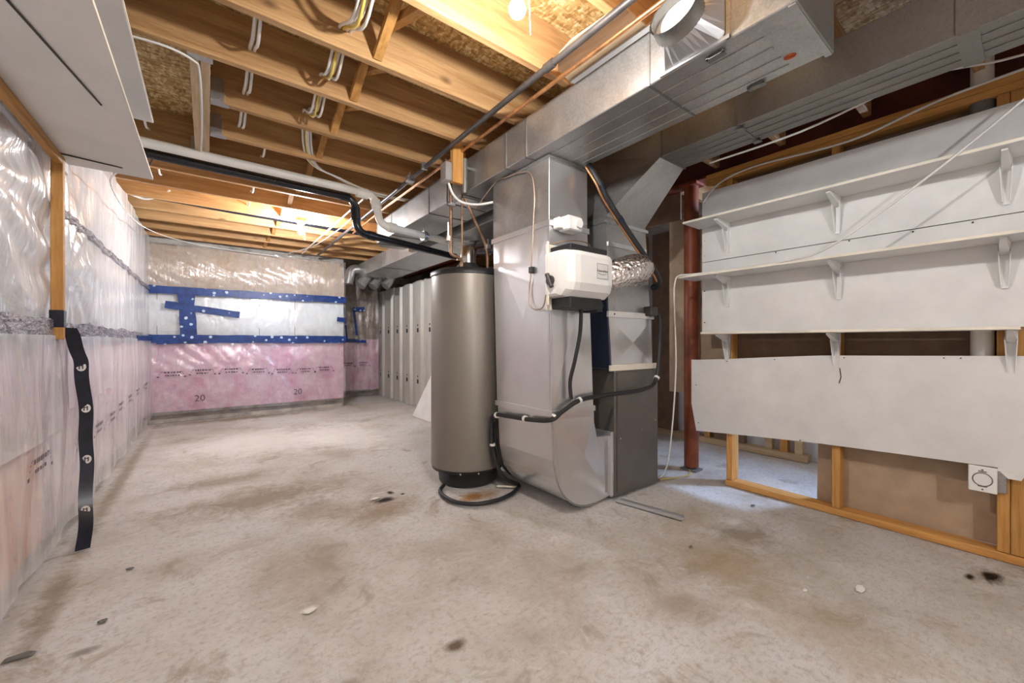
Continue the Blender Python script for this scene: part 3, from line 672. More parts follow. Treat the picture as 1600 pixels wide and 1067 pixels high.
cv = MB().bbox((2.60, 1.72, 1.29), (2.69, 1.79, 1.36), .006).build('drain_fitting', 'iron_pipe', fu)
MB().tube([(2.645, 1.712, 1.325), (2.645, 1.72, 1.325)], .022, 16).build('ring', 'red_paint', cv); MB().tube([(2.645, 1.709, 1.325), (2.645, 1.713, 1.325)], .013, 12).build('opening', 'dark_hole', cv)
MB().tube([(2.69, 1.745, 1.325), (2.73, 1.745, 1.325)], .014, 10).build('stub', 'pvc_white', cv)

# ------------------------------------------------------------------ humidifier
hu = thing('humidifier', 'white duct humidifier with name plate on the return drop', 'humidifier', (1.82, 1.7, 1.35))
poly = [(1.79, 1.36), (1.64, 1.36), (1.595, 1.395), (1.58, 1.44), (1.58, 1.60), (1.595, 1.625), (1.66, 1.64), (1.79, 1.64)]
def sect(x, k): return [(x, 1.79-(1.79-y)*k, 1.5+(z-1.5)*(1-(1-k)*.35)) for y, z in poly]
lab(MB().loft([sect(1.615, .55), sect(1.625, .82), sect(1.66, .97), sect(1.70, 1.), sect(1.94, 1.), sect(1.985, .96), sect(2.005, .86)]).build('cover', 'white_plastic', hu), 'white plastic cover')
MB().bbox((1.655, 1.62, 1.636), (1.98, 1.792, 1.668), .004).build('top_frame', 'black_plastic', hu)
MB().bbox((1.665, 1.63, 1.295), (1.94, 1.792, 1.362), .005).build('drain_tray', 'black_plastic', hu)
MB().bbox((1.925, 1.66, 1.285), (1.985, 1.792, 1.355), .004).tube([(1.955, 1.648, 1.325), (1.955, 1.662, 1.325)], .02, 14).build('solenoid', 'black_plastic', hu)
MB().bbox((1.625, 1.792, 1.29), (1.99, 1.799, 1.69), .002).build('back_plate', 'white_edge', hu)
MB().box((1.835, 1.5785, 1.475), (1.935, 1.5795, 1.565)).build('name_plate', 'white_paint', hu)
for a, b_ in (((1.835, 1.475), (1.837, 1.565)), ((1.933, 1.475), (1.935, 1.565)), ((1.835, 1.563), (1.935, 1.565)), ((1.835, 1.475), (1.935, 1.477))):
    MB().box((a[0], 1.5775, a[1]), (b_[0], 1.5786, b_[1])).build('plate_border', 'rubber_grey', hu)
text_obj('lettering', 'GeneralAire', .0195, 'black_plastic', hu, Matrix.Translation((1.885, 1.578, 1.522)) @ Matrix.Rotation(PI/2, 4, 'X'), .0006)
MB().tube([(1.845+.075*i/10, 1.578, 1.508-.008*math.sin(PI*i/10)) for i in range(11)], .0012, 5).build('swoosh', 'black_plastic', hu)
MB().tube(spline([(1.63, 1.75, 1.68), (1.70, 1.70, 1.70), (1.80, 1.68, 1.71), (1.88, 1.68, 1.70), (1.885, 1.68, 1.66)], 5), .003, 6).build('feed_tube', 'copper_old', hu)
vv = MB().tube([(1.60, 1.74, 1.46), (1.625, 1.74, 1.46)], .03, 12).tube([(1.60, 1.72, 1.42), (1.60, 1.76, 1.50)], .014, 8).build('saddle_valve', 'iron_pipe', hu)
MB().tube([(1.585, 1.76, 1.44), (1.545, 1.79, 1.44)], .008, 8).tube([(1.545, 1.79, 1.44), (1.545, 1.78, 1.39)], .009, 8).tube([(1.565, 1.78, 1.44), (1.565, 1.76, 1.385)], .009, 8).build('handle', 'black_plastic', vv)
tag(MB().tube([(1.622, 1.775, 1.70), (1.622, 1.775, 1.32)], .008, 10).build('water_tube', 'white_edge'), 'thin tan upright tube at the left edge of the humidifier', 'tube')
fx = spline([(1.99, 1.68, 1.50), (2.08, 1.63, 1.53), (2.20, 1.60, 1.57), (2.32, 1.63, 1.59), (2.40, 1.72, 1.585), (2.42, 1.79, 1.58)], 8)
b = MB(); b.tube(fx, [.07+.022*min(1, i/8) if i < 34 else .085 for i in range(len(fx))], 28, 0, True, lambda i, j: 1+.05*(i % 2)+.10*noise.noise(Vector((i*.9, j*.8, 1))))
tag(b.build('flex_duct', 'foil'), 'crinkled silver foil flex duct between humidifier and plenum', 'flexible duct')
hs = thing('humidistat', 'small white humidistat box with round dial above the humidifier', 'control box', (1.77, 1.75, 1.79))
MB().bbox((1.72, 1.70, 1.775), (1.845, 1.79, 1.865), .008).build('case', 'white_plastic', hs)
MB().bbox((1.68, 1.74, 1.785), (1.725, 1.795, 1.855), .006).build('side_box', 'white_plastic', hs)
MB().tube([(1.805, 1.685, 1.82), (1.805, 1.701, 1.82)], .027, 20).build('dial', 'white_metal', hs)
ls = thing('refrigerant_lines', 'black insulated pipe with copper line slanting across the plenum', 'pipe', (1.9, 1.72, 2.2))
lsp = spline([(1.95, 1.75, 2.235), (1.99, 1.70, 2.12), (2.07, 1.69, 2.01), (2.32, 1.68, 1.80), (2.55, 1.66, 1.60), (2.66, 1.70, 1.53), (2.70, 1.77, 1.51)], 6)
MB().tube(lsp, .024, 12).build('insulated_line', 'black_rubber', ls)
MB().tube([p+Vector((-.03, -.005, -.018)) for p in lsp[:-9]], .007, 8).build('copper_line', 'copper', ls)
for f in (8, 15): 
    d = (lsp[f+1]-lsp[f]).normalized()*.02
    MB().tube([lsp[f]-d, lsp[f]+d], .027, 12).build('joint_tape', 'tape_black', ls)

# ------------------------------------------------------------------ water heater
HC = (1.668, 2.776, 0); R = .292
wh = thing('water_heater', 'tall taupe cylindrical water heater on a black base', 'water heater', HC)
MB().lathe(HC, [(.22, .0), (.23, .012), (.24, .10), (.285, .115), (.292, .15)], 64).build('base', 'black_plastic', wh)
MB().lathe((HC[0], HC[1], .14), [(R, 0), (R+.002, .01), (R, .02), (R, 1.46), (R-.004, 1.475)], 72).build('tank', 'heater_taupe', wh)
MB().lathe((HC[0], HC[1], 1.606), [(R+.006, 0), (R+.006, .03), (R-.03, .05), (.1, .058)], 64).build('top_cap', 'black_plastic', wh)
for a in (-2.3, -1.85, -1.4): MB().tube([(HC[0]+.288*math.cos(a), HC[1]+.288*math.sin(a), .125), (HC[0]+.297*math.cos(a), HC[1]+.297*math.sin(a), .125)], .007, 8).build('screw', 'chrome', wh)
MB().lathe((HC[0], HC[1], 1.655), [(.10, 0), (.09, .05), (.07, .07)], 28).build('vent_collar', 'black_rubber', wh)
vp = arc([(HC[0], HC[1], 1.70), (HC[0], HC[1], 1.84), (HC[0]+.17, HC[1]+.10, 1.90), (HC[0]+.3, HC[1]+.18, 1.92)], .12, 5)
ve = MB().tube(vp, .064, 24).build('vent_elbow', 'chrome', wh)
for i in range(1, len(vp)-1, 2):
    d = (vp[i+1]-vp[i-1]).normalized()*.004; MB().tube([vp[i]-d, vp[i]+d], .067, 24).build('seam', 'galvanized', ve, vp[i])
# copper water pipes of the heater
def pipe(name, label, pts, r, mat, rad=.04, cat='pipe', n=10, group=None):
    return tag(MB().tube(arc(pts, rad), r, n).build(name, mat), label, cat, group)
cp = thing('copper_riser', 'tarnished copper riser with valve left of the heater vent', 'pipe', (1.53, 2.70, 1.66))
MB().tube(arc([(1.47, 2.70, 2.46), (1.47, 2.70, 1.76), (1.56, 2.69, 1.74), (1.56, 2.69, 1.655)], .03), .013, 10).build('pipe', 'copper_old', cp)
MB().tube([(1.44, 2.70, 2.14), (1.50, 2.70, 2.14)], .018, 10).box((1.45, 2.675, 2.13), (1.49, 2.69, 2.15)).build('valve', 'galvanized', cp)
MB().bbox((1.43, 2.68, 1.86), (1.455, 2.70, 1.90), .003).box((1.434, 2.685, 1.90), (1.445, 2.69, 2.0)).build('shut_off_lever', 'chrome', cp)
pipe('copper_pipe', 'thin upright copper pipe beside the tarnished riser', [(1.545, 2.66, 2.47), (1.545, 2.66, 1.72), (1.50, 2.66, 1.72)], .008, 'copper_old')
cq = thing('copper_branch', 'dark copper pipe slanting down to a valve right of the heater vent', 'pipe', (1.78, 2.68, 1.66))
MB().tube(arc([(1.57, 2.66, 2.20), (1.77, 2.67, 1.87), (1.785, 2.67, 1.80), (1.785, 2.67, 1.655)], .03), .012, 10).build('pipe', 'copper_old', cq)
MB().bbox((1.765, 2.65, 1.84), (1.805, 2.69, 1.88), .005).box((1.78, 2.655, 1.88), (1.79, 2.665, 1.92)).build('valve', 'galvanized', cq)
gv = thing('tube_regulator', 'upright galvanized tube beside the hanging wood block', 'tube', (1.52, 2.6, 2.25))
MB().tube([(1.52, 2.58, 2.455), (1.52, 2.58, 2.20)], .024, 14).box((1.52, 2.56, 2.38), (1.62, 2.60, 2.40)).build('tube', 'galvanized_dull', gv); MB().tube([(1.52, 2.58, 2.455), (1.52, 2.58, 2.50)], .010, 8).build('tip', 'copper', gv)
hb = thing('wood_block', 'wooden block hanging from a joist above the water heater', 'wood block', (1.40, 2.54, 2.22))
MB().bbox((1.37, 2.485, 2.225), (1.455, 2.525, 2.62), .003).build('block', 'wood_z', hb)
jb = thing('junction_box', 'grey metal electrical box on the side of the hanging wood block', 'electrical box', (1.36, 2.53, 2.22))
MB().bbox((1.315, 2.49, 2.23), (1.368, 2.57, 2.36), .004).build('box', 'galvanized', jb)
MB().tube([(1.34, 2.53, 2.36), (1.34, 2.53, 2.385)], .012, 8).build('connector', 'chrome', jb)
tag(MB().tube(spline([(1.36, 2.53, 2.225), (1.39, 2.52, 2.15), (1.45, 2.50, 2.10), (1.55, 2.45, 2.09), (1.645, 2.39, 2.11)], 6), .009, 8).build('flexible_conduit', 'cable_white'), 'white flexible conduit from junction box to return drop', 'cable')
tag(MB().tube(spline([(1.64, 2.62, 2.12), (1.64, 2.35, 2.24), (1.64, 2.23, 2.235), (1.638, 1.98, 2.19), (1.638, 1.92, 2.04), (1.638, 1.93, 1.84), (1.638, 1.95, 1.56), (1.638, 1.97, 1.40), (1.63, 1.93, 1.31), (1.63, 1.83, 1.31), (1.62, 1.785, 1.42)], 6), .0045, 8).build('copper_tubing', 'tubing_tan'), 'thin copper tubing looping down the left face of the return drop', 'tube')
tag(MB().bbox((1.625, 1.93, 1.535), (1.652, 1.965, 1.575), .004).build('tube_clip', 'black_plastic'), 'small black clip on the copper tubing', 'clip')

# drain hoses
hz = thing('drain_hose', 'long black drain hose clipped across furnace and return drop', 'hose', (1.7, 1.74, .7))
MB().tube(spline([(2.72, 1.745, 1.32), (2.735, 1.735, 1.25), (2.70, 1.72, 1.0), (2.64, 1.715, .80), (2.50, 1.72, .755), (2.3, 1.735, .745), (2.1, 1.755, .74), (1.88, 1.762, .725), (1.74, 1.77, .67), (1.66, 1.785, .625), (1.645, 1.95, .60), (1.645, 2.2, .585), (1.645, 2.37, .57), (1.66, 2.43, .50), (1.67, 2.43, .30), (1.74, 2.40, .10), (1.85, 2.36, .03), (1.81, 2.31, .022), (1.70, 2.25, .02), (1.56, 2.225, .02), (1.42, 2.255, .02), (1.33, 2.36, .02), (1.31, 2.50, .02), (1.34, 2.62, .02), (1.41, 2.70, .02)], 7), .0145, 10).build('hose', 'black_rubber', hz)
for p, d in (((2.66, 1.715, .83), (.02, 0, .02)), ((1.88, 1.762, .725), (.012, 0, .003)), ((1.645, 2.02, .597), (0, .012, 0)), ((1.645, 2.34, .573), (0, .012, 0)), ((1.668, 2.43, .34), (0, 0, .012)), ((1.68, 1.78, .64), (.01, -.002, .008))):
    p, d = Vector(p), Vector(d).normalized()*.008; MB().tube([p-d, p+d], .021, 12).build('hose_clip', 'white_plastic', hz, p)
tag(MB().tube(spline([(1.83, 1.70, 1.30), (1.83, 1.71, 1.15), (1.815, 1.74, .98), (1.80, 1.765, .85), (1.81, 1.765, .74)], 7), .0125, 10).build('humidifier_hose', 'black_rubber'), 'short black hose hanging from the humidifier tray', 'hose')
tag(MB().tube(spline([(1.69, 2.44, .5), (1.72, 2.43, .25), (1.80, 2.41, .12), (1.92, 2.43, .05), (1.98, 2.46, .02)], 7), .011, 10).build('drain_tube', 'black_rubber'), 'second black tube curling down behind the boot beside the heater', 'hose')
tag(MB().tube([(1.73, 2.46, .012), (1.85, 2.345, .012)], .008, 8).build('plastic_stub', 'white_edge'), 'short pale plastic tube lying inside the hose loop', 'tube')

# ------------------------------------------------------------------ pipes under the ceiling
pw = thing('white_drain_pipe', 'white plastic pipe crossing under the joists and elbowing down beside the duct', 'pipe', (1.23, 3.70, 2.15))
MB().tube(arc([(-.76, 3.73, 2.478), (1.23, 3.735, 2.465), (1.25, 3.62, 2.16), (2.40, 3.82, 2.15)], .09), .034, 18).build('pipe', 'pvc_white', pw)
MB().tube([(1.07, 3.732, 2.455), (1.17, 3.734, 2.455)], .045, 18).build('coupling', 'pvc_white', pw)
MB().tube([(1.234, 3.715, 2.40), (1.239, 3.69, 2.335)], .046, 18).build('coupling', 'pvc_white', pw)
MB().tube([(1.32, 3.632, 2.16), (1.40, 3.646, 2.16)], .045, 18).build('coupling', 'pvc_white', pw)
MB().tube([(1.70, 3.70, 2.15), (1.74, 3.707, 2.15)], .050, 18).box((1.715, 3.70, 2.15), (1.722, 3.705, 2.26)).build('pipe_strap', 'galvanized', pw)
pb = thing('black_drain_pipe', 'black plastic pipe crossing under the joists behind the white pipe', 'pipe', (1.1, 3.9, 2.1))
MB().tube(arc([(-.76, 3.86, 2.455), (1.10, 3.90, 2.45), (1.12, 3.88, 2.13), (2.35, 4.20, 2.11)], .10), .036, 18).build('pipe', 'abs_black', pb)
MB().tube([(.98, 3.897, 2.45), (1.05, 3.899, 2.45)], .043, 18).build('coupling', 'abs_black', pb)
MB().tube([(1.105, 3.894, 2.36), (1.112, 3.89, 2.25)], .043, 18).build('coupling', 'abs_black', pb)
MB().tube([(1.22, 3.906, 2.128), (1.30, 3.925, 2.126)], .043, 18).build('coupling', 'abs_black', pb)
pipe('black_bay_pipe', 'black pipe running inside a far joist bay from the left wall', [(-.72, 5.46, 2.60), (.2, 5.5, 2.58), (2.3, 5.55, 2.56)], .035, 'abs_black', n=14)
gp = thing('gas_pipe', 'dark iron gas pipe running along beside the trunk duct', 'pipe', (1.35, -1, 2.44))
MB().tube([(1.35, -2.8, 2.465), (1.345, 1.46, 2.465), (1.345, 2.45, 2.462), (1.38, 6.9, 2.46)], .016, 12).build('pipe', 'iron_pipe', gp)
MB().tube([(1.345, 1.43, 2.465), (1.345, 1.49, 2.465)], .022, 12).build('coupling', 'iron_pipe', gp)
MB().bbox((1.32, 3.16, 2.44), (1.385, 3.22, 2.49), .005).tube([(1.35, 3.19, 2.49), (1.35, 3.19, 2.52)], .008, 8).build('valve', 'galvanized', gp)
for y in (2.9, 4.75): MB().box((1.325, y-.01, 2.445), (1.37, y+.012, 2.499)).build('pipe_strap', 'galvanized', gp)
pipe('copper_water_line', 'bright copper pipe running parallel to the dark gas pipe', [(1.45, -2.8, 2.46), (1.445, 2.5, 2.46), (1.43, 4.0, 2.46), (1.45, 5.2, 2.46)], .011, 'copper')
pipe('white_water_line', 'thin white plastic pipe continuing toward the far wall', [(1.18, 3.9, 2.46), (1.16, 6.9, 2.465)], .009, 'pvc_white')
vs = thing('vent_stack', 'white plastic stack rising in the stud bay at the right edge', 'pipe', (3.215, .172, .35))
MB().tube([(3.215, .172, .66), (3.215, .172, 2.75)], .042, 20).build('pipe', 'pvc_white', vs)
MB().tube([(3.215, .172, 2.27), (3.215, .172, 2.35)], .046, 20).build('rubber_coupling', 'rubber_grey', vs)
MB().tube([(3.215, .172, 2.352), (3.215, .172, 2.362)], .047, 20).build('clamp', 'chrome', vs)

# ------------------------------------------------------------------ cables in the joists
def cable(pts, label, r=.006, mat='cable_white', n=5, group='ceiling cables'):
    return tag(MB().tube(spline(pts, n), r, 6).build('electrical_cable', mat), label, 'cable', group)
def drape(x, ys, dip, z=2.60, jit=0.):
    P = []
    for i, y in enumerate(ys):
        P.append((x+jit*nz(i, 0, x), y+.02, z))
        if i < len(ys)-1: P.append((x+jit*nz(i, 3, x)*2, (y+ys[i+1])/2+.02, z-dip))
    return P
cable(drape(.17, joists_y[7:14], .05), 'white cable threaded through the joists left of the bridging, first strand', .009)
cable(drape(.19, joists_y[7:14], .075), 'white cable threaded through the joists left of the bridging, lower strand', .008)
for i, (dx, dip, m, nm) in enumerate(((0, .09, 'cable_white', 'leftmost white'), (.018, .11, 'cable_yellow', 'yellow'), (.034, .07, 'cable_white', 'middle white'), (.05, .10, 'cable_white', 'right white'), (.026, .05, 'cable_white', 'uppermost white'))):
    P = drape(.50+dx, joists_y[6:13], dip, 2.60, .01)
    P += [(.62+dx, 3.45, 2.52), (.9, 3.62+dx, 2.50+dx*.3), (1.25, 3.74+dx, 2.485), (1.7, 3.78+dx, 2.52)]
    cable(P, nm+' cable of the bundle looping beside the bridging', .0075, m)
cable(drape(-.33, joists_y[13:17], .06), 'short white cable loops near the left wall between far joists', .008)
cable(drape(.34, joists_y[13:18], .07), 'white cable loops in the far joist bays beside the bridging', .008)
cable([(-.70, 5.2, 2.55), (-.5, 5.3, 2.50), (-.36, 5.24, 2.56), (-.3, 5.21, 2.60)], 'pale cable sweeping out of the left wall under the far joists', .012)
cable([(-.30, 2.50, 2.49), (-.16, 2.478, 2.487), (-.06, 2.52, 2.487), (-.035, 2.62, 2.487), (-.03, 3.2, 2.485), (-.04, 3.72, 2.487)], 'white cable stapled along the pale header and joist edge', .006)
cable([(-.33, 3.0, 2.05), (-.50, 3.6, 2.13), (-.54, 4.6, 2.18), (-.50, 5.6, 2.27), (-.3, 6.6, 2.39), (.1, 7.0, 2.42), (.9, 7.05, 2.40)], 'thin white cable drooping from the shelf along the left wall', .005)
tag(MB().tube(spline([(1.0, 7.0, 2.47), (1.2, 6.3, 2.47), (1.27, 5.2, 2.47), (1.27, 4.4, 2.475)], 6), .006, 6).build('thermostat_wire', 'cable_white'), 'thin white wire along the far joist undersides', 'cable')
tag(MB().tube(spline([(3.12, 1.60, 2.20), (3.12, 1.48, 2.31), (3.13, 1.23, 2.36), (3.13, .69, 2.33), (3.13, .29, 2.40), (3.13, -.2, 2.42)], 6), .007, 6).build('wall_cable', 'cable_white'), 'white cable stapled along the top plate above the shelves', 'cable')
tag(MB().tube(spline([(2.62, 1.30, 2.272), (2.62, .8, 2.265), (2.75, .35, 2.38), (3.05, .05, 2.45), (3.1, -.4, 2.46)], 6), .006, 6).build('duct_cable', 'cable_white'), 'white cable leaving the underside of the dull duct', 'cable')
tag(MB().tube(spline([(3.05, -.25, 2.5), (2.92, .0, 2.22), (2.885, .33, 1.93), (2.875, .72, 1.655), (2.89, .94, 1.608), (2.93, 1.25, 1.606), (2.905, 1.55, 1.606), (2.885, 1.665, 1.607), (2.875, 1.695, 1.56), (2.87, 1.70, 1.41), (2.88, 1.69, .96), (2.88, 1.71, .56), (2.88, 1.75, .20), (2.87, 1.79, .05), (2.84, 1.83, .012)], 7), .006, 6).build('extension_cord', 'cable_white'), 'white cord slanting across the shelves and hanging down to the floor', 'cord')
tag(MB().tube(spline([(2.84, 1.80, .012), (3.0, 1.74, .012), (3.15, 1.72, .012), (3.24, 1.78, .012)], 6), .004, 6).build('floor_wire', 'cable_yellow'), 'thin brownish wire on the floor by the steel post', 'cable')

# ------------------------------------------------------------------ light bulbs
def bulb(loc, label, power, warm, zt):
    o = thing('light_bulb', label, 'light bulb', (loc[0], loc[1], zt), 'bare ceiling bulbs')
    x, y, z = loc
    mt = MATS['bulb_glow'].copy(); bs = mt.node_tree.nodes['Principled BSDF']; bs.inputs['Emission Color'].default_value = (*warm, 1)
    bs.inputs['Emission Strength'].default_value = power; MATS['bulb_%.1f' % y] = mt
    prof = [(.001, -.032)]+[(.031*math.sin(a*PI/8), -.031*math.cos(a*PI/8)) for a in range(1, 6)]+[(.02, .03), (.014, .045)]
    MB().lathe((x, y, z), prof, 14).build('glass_globe', 'bulb_%.1f' % y, o)
    MB().lathe((x, y, z+.045), [(.018, 0), (.018, .03), (.035, .04), (.05, min(.075, zt-z-.05))], 20).build('lamp_holder', 'white_plastic', o)
    MB().tube([(x+.03, y-.03, z+.05), (x+.035, y-.035, z-.10)], .0015, 5).build('pull_chain', 'white_metal', o)
    if zt-z > .14: MB().bbox((x-.05, y-.05, z+.11), (x+.05, y+.05, zt), .005).build('ceiling_box', 'wood_pale', o)
bulb((.90, 1.15, 2.315), 'bright bare bulb near the top edge between the front joists', BULB_POWER['front'], (1, .975, .95), 2.50)
bulb((.84, 5.06, 2.345), 'bright bare bulb under the far joists with a pull chain', BULB_POWER['far'], (.97, .97, 1), 2.50)
bulb((.75, -1.75, 2.33), 'bare bulb behind the viewer', BULB_POWER['rear'], (.97, .98, 1), 2.50)

# ------------------------------------------------------------------ left hanging shelves and post
for z, y1, label in ((2.02, 3.05, 'lower grey-white board of the hanging shelf at the upper left'), (2.352, 3.07, 'upper grey-white board of the hanging shelf at the upper left')):
    o = thing('hanging_shelf', label, 'shelf', (-.45, 2.1, z), 'hanging shelf boards')
    MB().bbox((-.64, .9, z), (-.25, y1, z+.016), .002).build('board', 'grey_board', o)
    MB().box((-.2515, .9, z+.001), (-.2485, y1, z+.015)).build('edge_band', 'white_edge', o)
    if z < 2.2:
        for a, b_ in (((-.50, 1.3), (-.33, 2.2)), ((-.58, 2.88), (-.36, 2.93))):
            MB().tube([(a[0], a[1], z-.004), (b_[0], b_[1], z-.002)], .0035, 6).build('wire', 'iron_pipe', o)
        MB().tube([(-.28, 3.02, z+.02), (-.25, 3.06, z+.13)], .004, 6).build('hook', 'iron_pipe', o)
ps = thing('shelf_post', 'thin wooden post taped to the left wall under the hanging shelf', 'post', (-.59, 2.93, 1.08))
MB().bbox((-.612, 2.91, 1.11), (-.57, 2.952, 2.018), .003).build('post', 'wood_z', ps)
MB().bbox((-.616, 2.906, 1.17), (-.566, 2.956, 1.255), .003).build('tape_wrap', 'tape_black', ps)
MB().bbox((-.60, 2.10, 1.975), (-.57, 2.91, 2.017), .003).build('ledger', 'wood_y', ps)
MB().bbox((-.60, 2.953, 1.96), (-.575, 3.04, 2.017), .003).build('bracket_block', 'grey_board', ps)

# ------------------------------------------------------------------ white boards and shelves on the right wall
def slab(name, label, pts_y, x0, th, mat='white_paint', cat='board', bow=0., group=None):
    """board facing -x whose outline runs through (y, z_bottom, z_top) stations"""
    n = len(pts_y); b = MB(); V = []
    for xo in (0, th):
        for y, zb, zt in pts_y:
            V += [(x0+xo+bow*math.sin(y*2.2), y, zb), (x0+xo+bow*math.sin(y*2.2), y, zt)]
    F = []
    for i in range(n-1):
        a = 2*i; F += [(a, a+1, a+3, a+2), (2*n+a, 2*n+a+2, 2*n+a+3, 2*n+a+1), (a, a+2, 2*n+a+2, 2*n+a), (a+1, 2*n+a+1, 2*n+a+3, a+3)]
    F += [(0, 2*n, 2*n+1, 1), (2*n-2, 2*n-1, 4*n-1, 4*n-2)]
    b.add(V, F); o = b.build(name, mat); return tag(o, label, cat, group)
ub = slab('back_board', 'white board behind the top shelf, above the horizontal seam', [(-1.6, 1.732, 2.275), (.0, 1.732, 2.275), (1.62, 1.732, 2.283)], 3.145, .016)
for y, z in ((1.60, 2.2), (1.60, 1.9), (1.60, 1.78)): MB().tube([(3.143, y, z), (3.147, y, z)], .003, 6).build('nail', 'iron_pipe', ub)
lb = slab('back_board', 'white board behind the middle shelf, below the horizontal seam', [(-1.6, 1.172, 1.727), (.0, 1.172, 1.727), (1.62, 1.172, 1.727)], 3.146, .016)
for y, z in ((1.10, 1.72), (.70, 1.72), (.42, 1.715), (.2, 1.715), (1.6, 1.5), (1.6, 1.25)): MB().tube([(3.143, y, z), (3.147, y, z)], .0045, 6).build('nail', 'dark_hole', lb)
cb = slab('cover_board', 'bowed white board nailed low across the studs', [(-1.3, .50, 1.05), (-.4, .49, 1.045), (.04, .475, 1.03), (.43, .462, 1.02), (.84, .445, 1.01), (1.2, .42, .985), (1.45, .40, .965), (1.66, .382, .953), (1.70, .60, .952)], 3.128, .014)
MB().tube([(3.125, .742, .935), (3.125, .735, .88), (3.125, .745, .84)], .0022, 6).build('crack', 'dark_hole', cb)
for y, z in ((1.42, .95), (1.1, .975), (.72, 1.0), (.3, 1.012), (.24, 1.013), (1.66, .75), (1.64, .45), (.95, .445)): MB().tube([(3.122, y, z), (3.13, y, z)], .0035, 6).build('nail', 'iron_pipe', cb)
def shelf(z, y1, y0, depth, label, ys):
    o = thing('wall_shelf', label, 'shelf', (3.14, .8, z), 'white wall shelves')
    x0 = 3.144-depth
    MB().bbox((x0, y0, z), (3.144, y1, z+.016), .002).build('board', 'white_paint', o)
    MB().box((x0-.0015, y0, z+.001), (x0+.0005, y1, z+.015)).build('edge_band', 'white_edge', o)
    for y in ys:
        b = MB()
        # vertical arm and horizontal arm as tapering channels, web between
        for s_ in (-1, 1):
            b.hexa([(3.125, y+s_*.012-.0015, z-.21), (3.144, y+s_*.007-.0015, z-.21), (3.144, y+s_*.007+.0015, z-.21), (3.125, y+s_*.012+.0015, z-.21),
                    (3.085, y+s_*.020-.0015, z-.045), (3.144, y+s_*.016-.0015, z-.002), (3.144, y+s_*.016+.0015, z-.002), (3.085, y+s_*.020+.0015, z-.045)])
        b.box((3.136, y-.02, z-.05), (3.144, y+.02, z-.001)).hexa([(3.136, y-.011, z-.225), (3.144, y-.011, z-.225), (3.144, y+.011, z-.225), (3.136, y+.011, z-.225), (3.136, y-.02, z-.05), (3.144, y-.02, z-.05), (3.144, y+.02, z-.05), (3.136, y+.02, z-.05)])
        xa = 3.144-depth*.82
        b.hexa([(xa, y-.010, z-.012), (3.136, y-.018, z-.060), (3.136, y+.018, z-.060), (xa, y+.010, z-.012), (xa, y-.010, z-.001), (3.136, y-.02, z-.001), (3.136, y+.02, z-.001), (xa, y+.010, z-.001)])
        br = b.build('bracket', 'white_metal', o, (3.144, y, z))
        for yy2, zz in ((-.012, -.055), (.012, -.055), (0, -.205)): MB().tube([(3.120 if zz > -.1 else 3.122, y+yy2, z+zz), (3.138, y+yy2, z+zz)], .0045, 8).build('screw', 'galvanized_dull', br, (3.13, y, z))
    return o
shelf(2.0, 1.645, -1.6, .245, 'topmost long white shelf on three visible white brackets', (1.42, .755, .09, -.6))
shelf(1.588, 1.685, -1.6, .245, 'middle long white shelf with the cord lying on it', (1.42, .75, .095, -.6))
shelf(1.155, 1.52, .045, .22, 'lowest short white shelf just above the bowed board', (1.42, .76, .075))

# dryer outlet
ot = thing('outlet_box', 'square white receptacle plate on a metal box below the bowed board', 'outlet', (3.14, .16, .34))
MB().bbox((3.135, .088, .345), (3.185, .19, .46), .003).build('box', 'galvanized', ot)
MB().bbox((3.118, .118, .338), (3.126, .214, .468), .004).build('cover_plate', 'white_plastic', ot)
cpos = (3.117, .166, .402)
ring = [(3.1165, .166+.033*math.cos(a*PI/10), .402+.033*math.sin(a*PI/10)) for a in range(21)]
MB().tube(ring, .0022, 6).build('round_socket_rim', 'rubber_grey', ot)
MB().box((3.1155, .150, .365), (3.1175, .182, .369)).tube([(3.115, .166, .450), (3.118, .166, .450)], .004, 8).tube([(3.115, .166, .352), (3.118, .166, .352)], .004, 8).build('screws', 'rubber_grey', ot)
MB().box((3.1155, .152, .440), (3.1175, .180, .444)).build('small_print', 'print_ink', ot)
tag(MB().hexa([(3.13, .02, .46), (3.135, .02, .46), (3.135, .118, .455), (3.13, .118, .455), (3.13, .015, .475), (3.135, .015, .475), (3.135, .118, .485), (3.13, .118, .485)]).add([(3.129, .03, .46), (3.129, .11, .455), (3.129, .085, .425), (3.129, .045, .425)], [(0, 1, 2, 3)]).build('paper_flap', 'paper'), 'torn white paper flap beside the receptacle plate', 'paper scrap')

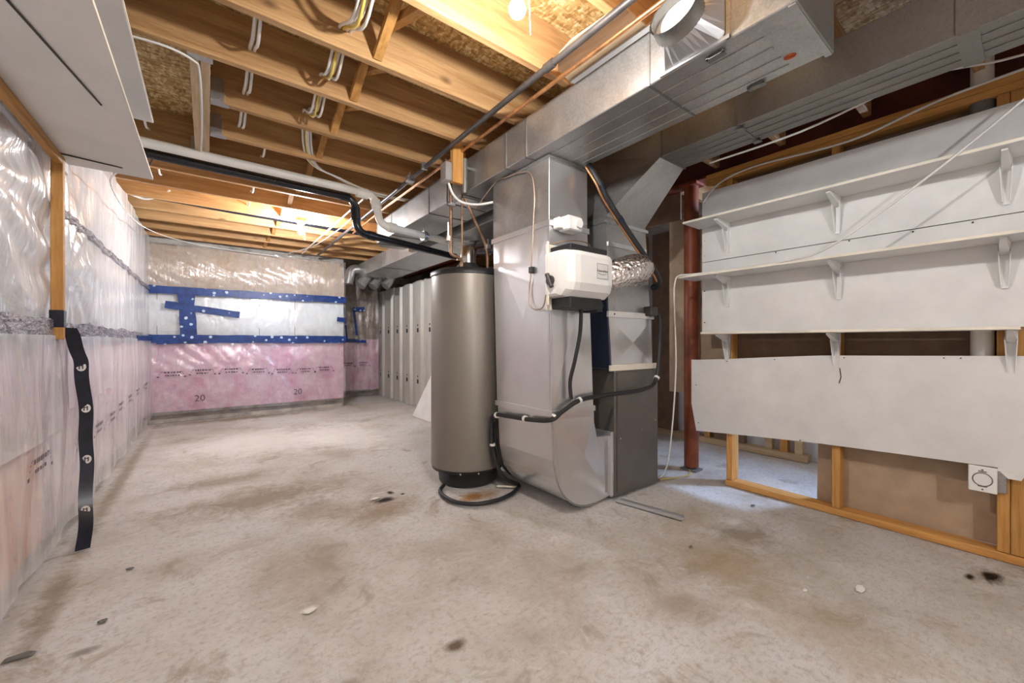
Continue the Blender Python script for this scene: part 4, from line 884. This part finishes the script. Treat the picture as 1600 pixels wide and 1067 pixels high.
# ------------------------------------------------------------------ things on the floor
mg = thing('metal_strip', 'galvanized metal channel lying on the floor before the furnace', 'metal strip', (2.27, 1.53, 0))
a, b_ = Vector((2.235, 1.745, .004)), Vector((2.322, 1.315, .004)); d = (b_-a).normalized(); n = Vector((-d.y, d.x, 0))*.02
MB().hexa([a-n, b_-n, b_+n, a+n, a-n+Vector((0,0,.004)), b_-n+Vector((0,0,.004)), b_+n+Vector((0,0,.004)), a+n+Vector((0,0,.004))]).build('web', 'galvanized_bright', mg)
for s_ in (-1, 1):
    q = n*s_; MB().hexa([a+q*.9, b_+q*.9, b_+q, a+q, a+q*.9+Vector((0,0,.022)), b_+q*.9+Vector((0,0,.022)), b_+q+Vector((0,0,.022)), a+q+Vector((0,0,.022))]).build('edge', 'galvanized_bright', mg)
for k in (.02, .06): 
    p = b_-d*k+Vector((0, 0, .004)); MB().tube([p, p+Vector((0, 0, .002))], .005, 8).build('hole', 'dark_hole', mg, p)
tag(MB().hexa([(2.40, 4.7, .004), (2.412, 4.7, 0), (2.412, 5.58, 0), (2.40, 5.58, .004), (2.765, 4.7, .80), (2.777, 4.7, .795), (2.777, 5.50, .795), (2.765, 5.50, .80)]).build('leaning_panel', 'white_paint'), 'white panel leaning on the steel channels behind the water heater', 'panel')
pr = random.Random(3)
for x, y, s_, m, lbl in ((2.313, .474, .03, 'paper', 'small torn white paper label on the floor toward the right'), (.33, 1.80, .02, 'paper', 'tiny white paint chip on the floor toward the left'), (2.10, .62, .010, 'paper', 'tiny pale chip left of the paper label'), (-.33, 2.22, .016, 'rubber_grey', 'small dark crumb on the floor by the left wall'), (-.30, 2.65, .012, 'rubber_grey', 'dark crumb near the foot of the black tape'), (2.05, 1.12, .012, 'rubber_grey', 'dark crumb before the metal strip'), (1.32, 2.2, .010, 'paper', 'tiny white crumb before the hose loop'), (.93, 2.80, .022, 'paper', 'pale concrete chip beside the floor hole'), (2.9, 1.15, .015, 'rubber_grey', 'dark chip near the wooden bottom plate'), (-.52, 2.15, .03, 'rubber_grey', 'thin dark splinter at the foot of the left wall')):
    ring = []
    for i in range(7):
        an = 2*PI*i/7; rr = s_*pr.uniform(.6, 1.15); ring.append((x+rr*math.cos(an)*1.4, y+rr*math.sin(an)*.8, .006*nz((x+.95), (y+3), 0, .9)+.001))
    MBo = MB().loft([ring, [(x+(p[0]-x)*.8, y+(p[1]-y)*.8, p[2]+.004) for p in ring]]); tag(MBo.build('floor_scrap', m, None, (x, y, 0)), lbl, 'scrap', 'scraps on the floor')
